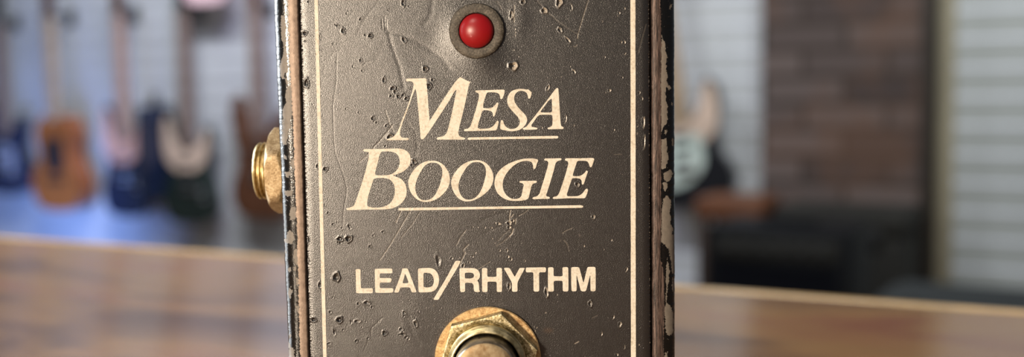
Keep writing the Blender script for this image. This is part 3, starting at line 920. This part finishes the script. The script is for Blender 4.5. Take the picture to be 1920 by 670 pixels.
# nut: image vertices at about (843,607), (940,583), (1011,654)
nc = pl(912.5, 679, -2.2 * MM)
v2 = pl(939.6, 583, -2.2 * MM)
a0 = math.atan2(v2.z - nc.z, v2.x - nc.x)
RN = math.hypot(v2.z - nc.z, v2.x - nc.x) * 1000
bm = bmesh.new()
flat_hexnut(bm, so, Y_, XU, ZU, min(RN, 7.75), 5.75, 0.62, 2.6, a0)
obj('hex_nut', bm, MAT['nut'], bush, True)['label'] = 'mottled brass hex nut'
bm = bmesh.new()
pr = [(4.75, -2.0), (4.75, 7.1), (4.72, 8.2), (4.60, 8.55), (4.42, 8.80), (4.15, 8.93), (3.6, 9.02), (2.0, 9.10), (0.05, 9.12)]
rg = lathe(bm, [(r * MM, hh * MM) for r, hh in pr[:5]], 96, so, Y_, XU, ZU)
obj('plunger', bm, MAT['plunger'], bush, True)['label'] = 'polished round plunger'
bm = bmesh.new()
rg = lathe(bm, [(r * MM, hh * MM) for r, hh in [(4.5, 8.6)] + pr[4:]], 96, so, Y_, XU, ZU)
cap(bm, rg[-1])
obj('plunger_top', bm, MAT['plunger_top'], bush, True)['label'] = 'worn copper coloured plunger face'

# ---- jack on the left side ---------------------------------------------------
XA = Vector((-1, 0, 0)); YB = Vector((0, 1, 0))
xw = prof[:, 0].min() * MM
jd = 17.5 * MM
jc = pl(505, 320.5, jd)
jo = Vector((xw, jd, jc.z))
bm = bmesh.new()
tip = 7.35
pr = [(4.75, -3.0), (4.75, 4.2)]
h = 4.2
while h < tip - 0.55:
    pr += [(4.75, h + 0.08), (4.28, h + 0.32), (4.28, h + 0.38), (4.75, h + 0.62)]
    h += 0.7
pr += [(4.72, tip - 0.3), (4.45, tip), (3.2, tip), (3.1, tip - .2), (3.1, 0)]
rg = lathe(bm, [(r * MM, hh * MM) for r, hh in pr], 96, jo, XA, YB, ZU)
cap(bm, rg[-1])
jack = obj('output_jack', bm, MAT['jackthread'], pedal, True)
jack['label'] = 'threaded gold jack on the left side'
bm = bmesh.new()
lathe(bm, [(r * MM, hh * MM) for r, hh in [(4.7, 0), (7.0, 0), (7.3, 0.1), (7.3, 0.75), (7.1, 0.9), (4.7, 0.9)]], 96, jo, XA, YB, ZU)
obj('washer', bm, MAT['bushing'], jack, True)
bm = bmesh.new()
# vertices in the (Y, Z) plane; the facet facing the camera spans z offsets +33..-50 px
a0j = math.radians(180 - 23.4 + 0)
hexnut(bm, jo, XA, YB, ZU, 7.45, 4.7, 2.1, 4.9, a0j, 0.62)
obj('hex_nut', bm, MAT['jacknut'], jack, True)
bm = bmesh.new()
lathe(bm, [(r * MM, hh * MM) for r, hh in [(4.7, 0.9), (6.6, 0.9), (6.6, 1.9), (4.7, 1.9)]], 64, jo, XA, YB, ZU)
obj('spacer_ring', bm, MAT['bushing'], jack, True)

# ------------------------------------------------------------------ counter
def on_z(px, py, z=0.0):
    d = ray(px, py)
    t = (z - CAM.z) / d.z
    return CAM + d * t

e0, e1 = on_z(0, 441), on_z(1920, 579)
ed = (e1 - e0); ed.z = 0; ed.normalize()
en = Vector((ed.y, -ed.x, 0))       # towards the camera side
if en.y > 0: en = -en
ang = math.atan2(ed.y, ed.x)
print('counter edge', e0, e1, math.degrees(ang))


def wood_material():
    m, nt, b = new_mat('varnished_counter_wood')
    v = objcoord(nt)
    vs = objcoord(nt, (1.0, 7.0, 1.0))
    n1 = noise(nt, 6.5, 4, 0.6, objcoord(nt, (1.0, 2.5, 1.0)), 0.6)
    n2 = noise(nt, 60, 4, 0.6, objcoord(nt, (0.5, 8, 1)), 0.4)
    n3 = noise(nt, 9.0, 2, 0.5, v)
    c = ramp(nt, n1, [(0.36, (0.08, 0.038, 0.022)), (0.47, (0.21, 0.112, 0.052)), (0.56, (0.46, 0.25, 0.09)), (0.66, (0.30, 0.095, 0.06))]).outputs['Color']
    c = mixc(nt, math_(nt, 'MULTIPLY', n2, 0.5), c, (0.10, 0.04, 0.02))
    c = mixc(nt, math_(nt, 'MULTIPLY', n3, 0.35), c, (0.36, 0.20, 0.12))
    nt.links.new(c, b.inputs['Base Color'])
    b.inputs['Roughness'].default_value = 0.21
    b.inputs['Specular IOR Level'].default_value = 0.32
    b.inputs['Coat Weight'].default_value = 0.1
    b.inputs['Coat Roughness'].default_value = 0.12
    nt.links.new(bump(nt, n2, 0.15, 0.0006), b.inputs['Normal'])
    return m

MAT['wood'] = wood_material()
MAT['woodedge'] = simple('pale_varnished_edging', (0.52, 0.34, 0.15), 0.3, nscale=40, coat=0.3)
MAT['cabinet'] = simple('dark_stained_panel', (0.05, 0.03, 0.02), 0.5)
mid = (e0 + e1) / 2
counter = empty('counter', (mid.x, mid.y, -0.93), ang)
tag(counter, 'long glossy reddish brown wooden counter that the pedal stands on', 'counter')
# local: +x along the far edge, -y towards the camera; local z 0.93 is the top
yn = 0.85
sgn = -1
bm = bmesh.new()
add_box(bm, (-1.7, -yn, 0.89), (1.7, -0.009, 0.93), 0.001)
obj('countertop', bm, MAT['wood'], counter, True)
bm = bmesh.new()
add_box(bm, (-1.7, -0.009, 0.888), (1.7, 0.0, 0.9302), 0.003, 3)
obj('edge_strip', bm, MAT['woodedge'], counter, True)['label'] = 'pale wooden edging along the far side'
box('cabinet_body', (-1.65, -yn + 0.05, 0.0), (1.65, -0.05, 0.89), MAT['cabinet'], counter)

# ------------------------------------------------------------------ the shop behind
# wall plane: 1/depth = A + B*(px-960)/F
WA, WB = 0.2066, 0.1177
wn = Vector((WB, WA, 0)); wc = 1.0 / wn.length; wn.normalize()   # n.(P-CAM) = wc
wu = Vector((wn.y, -wn.x, 0))                                     # to the right along the wall
WANG = math.atan2(wu.y, wu.x)
FLOOR = -0.93


def on_wall(px, py, off=0.0):
    d = ray(px, py)
    t = (wc - off) / d.dot(wn)
    return CAM + d * t


def wall_u(px, off=0.0):
    p = on_wall(px, 300, off)
    return (p - W0).dot(wu)


W0 = on_wall(960, 300); W0.z = 0
print('wall angle', math.degrees(WANG), 'W0', W0)


def wl(o):
    """place an object's frame on the wall: x along wall, y into it"""
    o.location = (W0.x, W0.y, 0)
    o.rotation_euler = (0, 0, WANG)
    return o


MAT['slat'] = simple('white_slat_panel', (0.55, 0.57, 0.57), 0.5, nscale=2.0, namp=0.06)
MAT['slat_r'] = simple('grey_green_slat_panel', (0.44, 0.46, 0.435), 0.5, nscale=2.0, namp=0.06)
MAT['alu'] = simple('aluminium_slat_insert', (0.88, 0.91, 0.97), 0.35, metal=0.0, nscale=3, namp=0.05)
MAT['darktrim'] = simple('dark_brown_post', (0.030, 0.021, 0.014), 0.6, nscale=5)
MAT['cream'] = simple('cream_edge_board', (0.44, 0.39, 0.27), 0.6, nscale=3, namp=0.1)


def slat_wall(name, u0, u1, z0, z1, pitch, mat, zref, insert=None):
    """board faces with T-grooves between; profile swept along the wall"""
    bm = bmesh.new()
    prof_ = [(z0, 0.0)]
    zz = zref - math.ceil((zref - z0) / pitch) * pitch
    ins = []
    while zz < z1:
        gh = 0.003 if insert else 0.005
        g0, g1 = zz - gh, zz + gh
        if g0 > z0 and g1 < z1:
            prof_ += [(g0 - 0.003, 0.0), (g0, 0.003), (g0, 0.010), (g0 - 0.006, 0.010), (g0 - 0.006, 0.016), (g1 + 0.006, 0.016), (g1 + 0.006, 0.010), (g1, 0.010), (g1, 0.003), (g1 + 0.003, 0.0)]
            ins.append(zz)
        zz += pitch
    prof_.append((z1, 0.0))
    prof_ += [(z1, 0.03), (z0, 0.03)]
    a = [bm.verts.new((u0, y, z)) for z, y in prof_]
    b_ = [bm.verts.new((u1, y, z)) for z, y in prof_]
    for i in range(len(a)):
        k = (i + 1) % len(a)
        bm.faces.new((a[i], a[k], b_[k], b_[i]))
    o = wl(obj(name, bm, mat))
    o['kind'] = 'structure'
    if insert:
        bm = bmesh.new()
        for zz in ins:
            add_box(bm, (u0, -0.003, zz - insert), (u1, 0.004, zz + insert), 0.001, 1)
        s = obj('slat_insert', bm, MAT['alu'], o)
        s['kind'] = 'structure'
    return o


pz = lambda px, py: on_wall(px, py).z
zl = pz(830, 0)
uL, uP0, uP1, uT, uR = wall_u(-900), wall_u(1442), wall_u(1738), wall_u(1757), wall_u(2700)
PITCHW = 0.1016
zr = pz(1340, 191)     # a slat joint seen right of the pedal at y=191
slat_wall('wall_back', uL, wall_u(1020), FLOOR, 1.9, PITCHW, MAT['slat'], pz(200, 120))
slat_wall('wall_left', wall_u(1020), uP0 + 0.02, FLOOR, 1.9, PITCHW, MAT['slat'], pz(1360, 96), 0.0055)
slat_wall('wall_right', wall_u(1785), uR, FLOOR, 1.9, PITCHW, MAT['slat_r'], pz(1850, 72), 0.007)

# brick wall between, standing a little proud
def brick_material():
    m, nt, b = new_mat('dark_weathered_brick')
    tc = nt.nodes.new('ShaderNodeTexCoord')
    sep = nt.nodes.new('ShaderNodeSeparateXYZ'); nt.links.new(tc.outputs['Object'], sep.inputs[0])
    cmb = nt.nodes.new('ShaderNodeCombineXYZ')
    nt.links.new(math_(nt, 'ADD', sep.outputs['X'], sep.outputs['Y']), cmb.inputs['X'])
    nt.links.new(sep.outputs['Z'], cmb.inputs['Y'])
    bt = nt.nodes.new('ShaderNodeTexBrick')
    nt.links.new(cmb.outputs[0], bt.inputs['Vector'])
    bt.inputs['Scale'].default_value = 1.0
    bt.inputs['Brick Width'].default_value = 0.30
    bt.inputs['Row Height'].default_value = 0.098
    bt.inputs['Mortar Size'].default_value = 0.012
    bt.inputs['Mortar Smooth'].default_value = 0.3
    bt.inputs['Bias'].default_value = 0.0
    bt.inputs['Color1'].default_value = (0.055, 0.038, 0.033, 1)
    bt.inputs['Color2'].default_value = (0.185, 0.142, 0.126, 1)
    bt.inputs['Mortar'].default_value = (0.045, 0.030, 0.022, 1)
    n = noise(nt, 4, 4, 0.6, tc.outputs['Object'])
    c = mixc(nt, ramp(nt, n, [(0.45, (0, 0, 0)), (0.65, (0.55, 0.55, 0.55))]).outputs['Color'], bt.outputs['Color'], (0.15, 0.075, 0.042))
    nt.links.new(c, b.inputs['Base Color'])
    b.inputs['Roughness'].default_value = 0.85
    nt.links.new(bump(nt, bt.outputs['Fac'], -0.8, 0.008), b.inputs['Normal'])
    return m
MAT['brick'] = brick_material()
o = wl(box('wall_middle', (uP0, -0.10, FLOOR), (uP1, 0.03, 1.9), MAT['brick'])); o['kind'] = 'structure'
o = wl(box('trim_1', (uP1 - 0.005, -0.13, FLOOR), (uT, 0.03, 1.9), MAT['darktrim'], bev=0.004)); o['kind'] = 'structure'
o = wl(box('trim_2', (uT, -0.02, FLOOR), (wall_u(1788), 0.03, 1.9), MAT['cream'], bev=0.003)); o['kind'] = 'structure'
MAT['floor'] = simple('brown_floor_boards', (0.12, 0.075, 0.045), 0.45, nscale=3)
fl = box('floor', (-7.5, -3, FLOOR - 0.05), (6.5, 7.5, FLOOR), MAT['floor'])
fl['kind'] = 'structure'
bb = wl(box('baseboard_back', (uL, -0.015, FLOOR), (uP0, 0.0, FLOOR + 0.10), MAT['cream'], bev=0.003)); bb['kind'] = 'structure'

# ------------------------------------------------------------------ guitars
def gm(name, col, rough=0.25, coat=0.5, metal=0.0):
    return simple(name, col, rough, metal, coat, nscale=9, namp=0.2)

MG = {
 'black': gm('gloss_black_lacquer', (0.012, 0.013, 0.016)),
 'navy': gm('dark_navy_lacquer', (0.012, 0.020, 0.050)),
 'green': gm('black_green_lacquer', (0.014, 0.024, 0.020)),
 'orange': gm('orange_brown_spruce', (0.30, 0.090, 0.020)),
 'brown': gm('dark_brown_mahogany', (0.10, 0.040, 0.018)),
 'maple': gm('tan_maple', (0.42, 0.31, 0.20), 0.4, 0.1),
 'rosetan': gm('pinkish_tan_maple', (0.42, 0.28, 0.22), 0.4, 0.1),
 'dneck': gm('grey_brown_neck', (0.20, 0.145, 0.12), 0.4, 0.1),
 'peach': gm('peach_cream_plastic', (0.72, 0.42, 0.33), 0.4, 0.1),
 'cream': gm('cream_plastic', (0.68, 0.52, 0.40), 0.4, 0.1),
 'mint': gm('mint_white_plastic', (0.62, 0.72, 0.64), 0.4, 0.1),
 'pink': gm('pale_pink_lacquer', (0.80, 0.56, 0.56), 0.3, 0.4),
 'grey': gm('grey_pickguard', (0.25, 0.27, 0.32), 0.4, 0.1),
 'steel': gm('brushed_steel', (0.5, 0.5, 0.5), 0.3, 0, 1.0),
 'hanger': gm('black_hanger', (0.02, 0.02, 0.02), 0.5, 0),
}

ELEC = [(0,-0.205),(0.07,-0.205),(0.13,-0.185),(0.163,-0.135),(0.160,-0.08),(0.135,-0.03),(0.120,0.01),(0.130,0.06),(0.150,0.11),(0.150,0.155),(0.135,0.180),(0.110,0.165),(0.085,0.125),(0.055,0.105),(0.030,0.11),
        (-0.030,0.11),(-0.055,0.115),(-0.080,0.145),(-0.100,0.205),(-0.125,0.232),(-0.148,0.205),(-0.155,0.14),(-0.135,0.07),(-0.120,0.01),(-0.135,-0.04),(-0.162,-0.09),(-0.165,-0.14),(-0.130,-0.188),(-0.07,-0.205)]
ACOU = [(0,-0.25),(0.09,-0.245),(0.155,-0.215),(0.193,-0.155),(0.195,-0.09),(0.165,-0.03),(0.130,0.02),(0.125,0.06),(0.145,0.115),(0.142,0.18),(0.110,0.228),(0.055,0.25),(0,0.252),
        (-0.055,0.25),(-0.110,0.228),(-0.142,0.18),(-0.145,0.115),(-0.125,0.06),(-0.130,0.02),(-0.165,-0.03),(-0.195,-0.09),(-0.193,-0.155),(-0.155,-0.215),(-0.09,-0.245)]
TOPG = [(-0.128,0.045),(-0.148,0.14),(-0.143,0.20),(-0.125,0.224),(-0.104,0.20),(-0.084,0.14),(-0.058,0.108),(0,0.09),(0.058,0.098),(0.088,0.12),(0.112,0.158),(0.134,0.172),(0.144,0.15),(0.144,0.11),(0.125,0.055),(0.06,0.01),(-0.05,0.0)]


ZSC = [1.0]


def scl(pts, s, k=1.0):
    return [(x * s * k, z * s * ZSC[0]) for x, z in pts]


def sml(pts, step=0.01):
    q = smooth_loop([(x * 1000, z * 1000) for x, z in pts], corner=70, step=step * 1000, rnd=3)
    return [(p[0] / 1000, p[1] / 1000) for p in q]


def make_guitar(name, label, kind, px, py, s, body, neck, top=None, guard=None, off=0.10, tilt=0, turn=0, head=None, group='guitars hanging on the slat wall', mirror=False, zs=1.0, heady=None):
    ZSC[0] = zs
    """px,py: where the middle of the body shows"""
    p = on_wall(px, py, off)
    g = empty(name, p, WANG + turn)
    g.rotation_euler = (0, tilt, WANG + turn)
    if mirror: g.scale = (-1, 1, 1)
    tag(g, label, 'guitar', group)
    ac = kind == 'acoustic'
    th = 0.10 if ac else 0.045
    out = ACOU if ac else ELEC
    bm = bmesh.new(); prism(bm, [sml(scl(out, s))], -th * s / 2, th * s / 2)
    obj('body', bm, MG[body], g)
    yf = -th * s / 2
    zt = (0.252 if ac else 0.11) * s * zs
    if ac:
        bm = bmesh.new()
        lathe(bm, [(0.05 * s, 0), (0.052 * s, 0.002), (0.040 * s, 0.002), (0.040 * s, -0.006)], 32, (0, yf, 0.07 * s), Y_, XU, ZU)
        rgv = lathe(bm, [(0.040 * s, 0.001), (0.001, 0.001)], 32, (0, yf, 0.07 * s), Y_, XU, ZU)
        obj('sound_hole', bm, MG['black'], g)
        bm = bmesh.new(); prism(bm, [sml(scl([(0.062,0.13),(-0.066,0.13),(-0.074,0.05),(-0.066,0.0),(-0.04,-0.045),(0.04,-0.05),(0.07,-0.02),(0.074,0.04)], s))], yf - 0.004, yf)
        obj('pickguard', bm, MG['black'], g)
        box('bridge', (-0.07 * s, yf - 0.012, -0.105 * s), (0.07 * s, yf, -0.080 * s), MG['black'], g, 0.002)
    else:
        if top:
            bm = bmesh.new(); prism(bm, [sml(scl(TOPG, s * 0.985))], yf - 0.004, yf)
            obj('pickguard', bm, MG[top], g)
        if guard:
            bm = bmesh.new(); prism(bm, [sml(scl([(-0.06,0.03),(0.0,0.04),(0.08,0.02),(0.085,-0.05),(0.06,-0.11),(0.0,-0.10),(-0.05,-0.06)], s * (1.25 if mirror else 1)))], yf - 0.0055, yf)
            obj('control_plate', bm, MG[guard], g)
        for zz in (0.05, 0.0, -0.05):
            box('pickup', (-0.035 * s, yf - 0.012, (zz - 0.009) * s), (0.035 * s, yf, (zz + 0.009) * s), MG['steel'] if zz else MG['black'], g, 0.002)
        box('bridge', (-0.04 * s, yf - 0.014, -0.095 * s), (0.04 * s, yf, -0.075 * s), MG['steel'], g, 0.002)
        for kx, kz in ((0.085, -0.09), (0.105, -0.125)):
            bm = bmesh.new(); rr = lathe(bm, [(0.011, 0), (0.010, 0.014), (0.008, 0.016)], 16, (kx * s, yf, kz * s), Y_, XU, ZU); cap(bm, rr[-1])
            obj('control_knob', bm, MG['steel'], g, True)
    zn = zt + (0.46 if ac else 0.53) * s
    if heady is not None: zn = on_wall(px, heady, off).z - p.z
    nb, ntp = 0.037 * s, 0.031 * s
    bm = bmesh.new()
    prism(bm, [[(-nb, zt - 0.03 * s), (nb, zt - 0.03 * s), (ntp, zn), (-ntp, zn)]], yf - 0.006, yf + 0.022)
    nk = obj('neck', bm, MG[neck], g)
    bm = bmesh.new()
    hp = [(-ntp, 0), (ntp, 0), (0.036, 0.03), (0.040, 0.10), (0.034, 0.165), (0.0, 0.175), (-0.034, 0.165), (-0.040, 0.10), (-0.036, 0.03)]
    prism(bm, [[(x, zn + z * s) for x, z in hp]], yf - 0.002, yf + 0.014)
    hd = obj('headstock', bm, MG[head or 'black'], g)
    for k in range(3):
        for sx in (-1, 1):
            box('tuning_peg', (sx * 0.050 - 0.009, yf + 0.002, zn + (0.045 + 0.045 * k) * s - 0.006), (sx * 0.050 + 0.009, yf + 0.010, zn + (0.045 + 0.045 * k) * s + 0.006), MG['steel'], g, 0.002)
    # wall hook behind the head
    if off < 0.16 and not turn:
        hz = zn - 0.01
        q = p + Vector((0, 0, hz))
        h_ = empty('guitar_hook', q, WANG)
        tag(h_, 'black wall hook behind the head of the ' + label.split(' guitar')[0] + ' guitar', 'hook', 'hooks for the hanging guitars')
        box('back_plate', (-0.03, off - 0.014, -0.03), (0.03, off, 0.05), MG['hanger'], h_, 0.003)
        bm = bmesh.new()
        add_box(bm, (-0.007, yf + 0.03, 0.0), (0.007, off - 0.014, 0.014), 0.002)
        add_box(bm, (-0.056, yf + 0.024, 0.0), (0.056, yf + 0.036, 0.014), 0.003)
        for sx in (-1, 1):
            add_box(bm, (sx * 0.052 - 0.006, yf - 0.012, -0.001), (sx * 0.052 + 0.006, yf + 0.03, 0.013), 0.003)
        obj('yoke', bm, MG['hanger'], h_)
    return g


make_guitar('electric_guitar', 'dark navy electric guitar with grey plate cut by the left frame edge', 'electric', 15, 285, 1.12, 'navy', 'dneck', guard='grey', heady=42, zs=1.05)
make_guitar('acoustic_guitar', 'orange brown acoustic guitar with dark centre hanging second from the left', 'acoustic', 117, 305, 1.0, 'orange', 'maple', head='brown', off=0.11, heady=30, zs=1.05)
make_guitar('electric_guitar', 'navy electric guitar with peach upper plate hanging third from the left', 'electric', 238, 308, 0.98, 'navy', 'rosetan', top='peach', head='brown', heady=26, zs=1.38)
make_guitar('electric_guitar', 'black green electric guitar with cream upper plate hanging fourth from the left', 'electric', 358, 322, 1.08, 'green', 'dneck', top='cream', heady=18, zs=1.2)
make_guitar('electric_guitar', 'dark brown electric guitar hanging just left of the pedal', 'electric', 492, 300, 1.12, 'brown', 'dneck', head='brown', heady=14, zs=1.25)
make_guitar('electric_guitar', 'pale pink electric guitar on the upper row with only its lower end showing', 'electric', 388, -66, 0.92, 'pink', 'maple', off=0.16, group='guitars on the upper row')
p = on_wall(294, 290, 0.13)
bag = empty('gig_bag', p, WANG)
tag(bag, 'slim dark navy gig bag hanging edge on between the peach plated and cream plated guitars', 'bag')
bm = bmesh.new()
prism(bm, [sml([(-0.020, -0.23), (0.020, -0.23), (0.022, -0.1), (0.020, 0.08), (0.016, 0.20), (0.013, 0.25), (-0.013, 0.25), (-0.016, 0.20), (-0.020, 0.08), (-0.022, -0.1)])], -0.11, 0.12)
obj('bag_body', bm, MG['navy'], bag, False)
box('zip', (-0.004, -0.114, -0.22), (0.004, -0.109, 0.19), MG['hanger'], bag)
bm = bmesh.new()
add_box(bm, (-0.012, -0.02, 0.24), (0.012, -0.012, 0.31)); add_box(bm, (-0.012, 0.012, 0.24), (0.012, 0.02, 0.31)); add_box(bm, (-0.012, -0.02, 0.31), (0.012, 0.02, 0.318))
obj('strap', bm, MG['hanger'], bag)
make_guitar('electric_guitar', 'black electric guitar with mint white plate hanging at the right edge of the pedal', 'electric', 1285, 278, 1.12, 'black', 'maple', top='cream', guard='mint', off=0.10, tilt=math.radians(-9), group=None, mirror=True)

# ------------------------------------------------------------------ gear on the floor
MAT['tolex'] = simple('black_vinyl_covering', (0.003, 0.0035, 0.005), 0.6, nscale=60, spec=0.2)
MAT['grille'] = simple('black_speaker_cloth', (0.004, 0.0045, 0.007), 0.9, nscale=90, spec=0.1)
MAT['olive'] = simple('worn_olive_black_vinyl', (0.024, 0.023, 0.019), 0.7, nscale=10, spec=0.3)
MAT['stool'] = simple('orange_brown_wood', (0.15, 0.055, 0.022), 0.5, nscale=10)
MAT['uphol'] = simple('dark_slate_upholstery', (0.030, 0.034, 0.035), 0.85, nscale=30, spec=0.2)


def floor_at(px, depth, py=400):
    d = ray(px, py)
    t = depth / d.y
    p = CAM + d * t
    return Vector((p.x, p.y, FLOOR))

# amplifier: black combo, front corner nearest px ~1590
c = floor_at(1592, 3.1)
amp = empty('guitar_amplifier', c, WANG)
tag(amp, 'large black amplifier cabinet standing on the floor in front of the brick wall', 'amplifier')
topz = (CAM + ray(1500, 421) * (3.3 / ray(1500, 421).y)).z - FLOOR
box('cabinet', (-0.42, 0.0, 0.03), (0.0, 0.30, topz), MAT['tolex'], amp, 0.012)
box('grille_cloth', (-0.39, -0.006, 0.06), (-0.03, 0.002, topz - 0.11), MAT['grille'], amp, 0.002)
box('control_panel', (-0.39, -0.006, topz - 0.09), (-0.03, 0.002, topz - 0.03), MAT['olive'], amp, 0.002)
for k in range(6):
    bm = bmesh.new(); rr = lathe(bm, [(0.012, 0), (0.010, 0.016), (0.008, 0.018)], 16, (-0.35 + k * 0.055, -0.006, topz - 0.06), Y_, XU, ZU); cap(bm, rr[-1])
    obj('control_knob', bm, MG['hanger'], amp, True)
box('handle', (-0.30, 0.13, topz + 0.0), (-0.12, 0.16, topz + 0.018), MAT['tolex'], amp, 0.008)
for sx in (-0.38, -0.04):
    for sy in (0.04, 0.26):
        bm = bmesh.new(); rr = lathe(bm, [(0.022, 0.0), (0.020, 0.032)], 16, (sx, sy, 0), ZU, XU, Vector((0, 1, 0))); cap(bm, rr[-1]); cap(bm, rr[0][::-1])
        obj('foot', bm, MG['hanger'], amp, True)

# olive case behind it
c = floor_at(1700, 3.62)
case = empty('equipment_case', c, WANG)
tag(case, 'dark olive black equipment case standing behind the large amplifier', 'case')
tz2 = (CAM + ray(1560, 392) * (3.75 / ray(1560, 392).y)).z - FLOOR
box('case_body', (-0.44, 0.0, 0.0), (0.0, 0.28, tz2 - 0.09), MAT['olive'], case, 0.012)
box('lid', (-0.445, -0.004, tz2 - 0.088), (0.005, 0.284, tz2), MAT['olive'], case, 0.014)
for sx in (-0.36, -0.10):
    box('latch', (sx - 0.02, -0.012, tz2 - 0.12), (sx + 0.02, 0.0, tz2 - 0.06), MG['hanger'], case, 0.002)

# wooden stool left of it
c = floor_at(1384, 4.0)
stool = empty('wooden_stool', c, WANG)
tag(stool, 'orange brown wooden stool between the hanging black guitar and the brick wall', 'stool')
tz3 = (CAM + ray(1384, 367) * (4.0 / ray(1384, 367).y)).z - FLOOR
box('seat', (-0.125, -0.12, tz3 - 0.075), (0.125, 0.12, tz3), MAT['stool'], stool, 0.012)
for sx in (-1, 1):
    for sy in (-1, 1):
        box('leg', (sx * 0.10 - 0.016, sy * 0.095 - 0.016, 0), (sx * 0.10 + 0.016, sy * 0.095 + 0.016, tz3 - 0.07), MAT['cabinet'], stool, 0.003)
for sy in (-1, 1):
    box('rung', (-0.10, sy * 0.095 - 0.009, 0.2), (0.10, sy * 0.095 + 0.009, 0.225), MAT['cabinet'], stool, 0.003)

# upholstered bench, near
c = floor_at(1572, 2.05, 540)
bench = empty('padded_bench', c, WANG)
tag(bench, 'dark slate upholstered bench with rounded ends at the right frame edge', 'bench')
tz4 = (CAM + ray(1700, 508) * (2.45 / ray(1700, 508).y)).z - FLOOR
bm = bmesh.new()
add_box(bm, (0, 0.0, tz4 - 0.16), (1.25, 0.42, tz4), 0.07, 6)
obj('cushion', bm, MAT['uphol'], bench, True)
box('frame', (0.05, 0.04, tz4 - 0.22), (1.20, 0.38, tz4 - 0.155), MAT['cabinet'], bench, 0.006)
for sx in (0.09, 1.16):
    for sy in (0.08, 0.34):
        box('leg', (sx - 0.022, sy - 0.022, 0), (sx + 0.022, sy + 0.022, tz4 - 0.215), MAT['cabinet'], bench, 0.003)

# ------------------------------------------------------------------ light
w = bpy.data.worlds.new('room_ambient'); scene.world = w
w.use_nodes = True
bgn = w.node_tree.nodes['Background']
bgn.inputs['Color'].default_value = (0.85, 0.90, 1.0, 1)
bgn.inputs['Strength'].default_value = 0.12


def area(name, loc, target, size, power, col, sizey=None, spread=180):
    ld = bpy.data.lights.new(name, 'AREA')
    ld.energy = power
    ld.color = col
    ld.shape = 'RECTANGLE' if sizey else 'DISK'
    ld.size = size
    if sizey: ld.size_y = sizey
    ld.spread = math.radians(spread)
    o = bpy.data.objects.new(name, ld)
    link(o)
    o.location = loc
    o.rotation_euler = (Vector(target) - Vector(loc)).to_track_quat('-Z', 'Y').to_euler()
    return o

tgt = (0, 0, 0.06)
area('warm_lamp', (-0.315, -0.55, 0.115), tgt, 0.09, 5.3, (1.0, 0.82, 0.625))
area('ceiling_lamp', (-0.45, -0.9, 1.2), tgt, 0.25, 6, (1.0, 0.90, 0.78))
# added cool area light, an unseen source for the case's bright left edge
area('cool_edge_fill', (-1.25, 0.45, 0.42), (0, 0, 0.1), 0.9, 44, (0.90, 0.96, 1.0), 0.8)
area('counter_fill', (0.1, 0.75, 1.25), (0.0, 0.22, 0), 0.4, 5.6, (1.0, 0.86, 0.70))  # added downlight, brightens the counter without reaching the face plate
# track lights washing the slat wall
for px_, pw, cl in ((60, 42, (0.86, 0.91, 1.0)), (420, 41, (0.90, 0.92, 1.0)), (1250, 19, (0.93, 0.96, 1.0)), (1900, 24, (0.92, 0.97, 1.0))):
    p = on_wall(px_, 164, 1.5); p.z = 1.85
    t = on_wall(px_, 215, 0)
    area('track_light', p, t, 0.5, pw, cl)
# blue glow low on the left wall
p = on_wall(-60, 430, 0.8); p.z = FLOOR + 0.25
area('blue_floor_lamp', p, on_wall(0, 380, 0), 0.7, 15, (0.22, 0.38, 1.0))
p = on_wall(520, 200, 0.9)
area('violet_lamp', (p.x, p.y, 1.2), on_wall(500, 200, 0), 0.4, 10, (0.5, 0.5, 1.0))

scene.view_settings.view_transform = 'Standard'
scene.view_settings.look = 'None'
scene.view_settings.exposure = 0.0
scene.view_settings.gamma = 1.0
scene.view_settings.use_curve_mapping = False
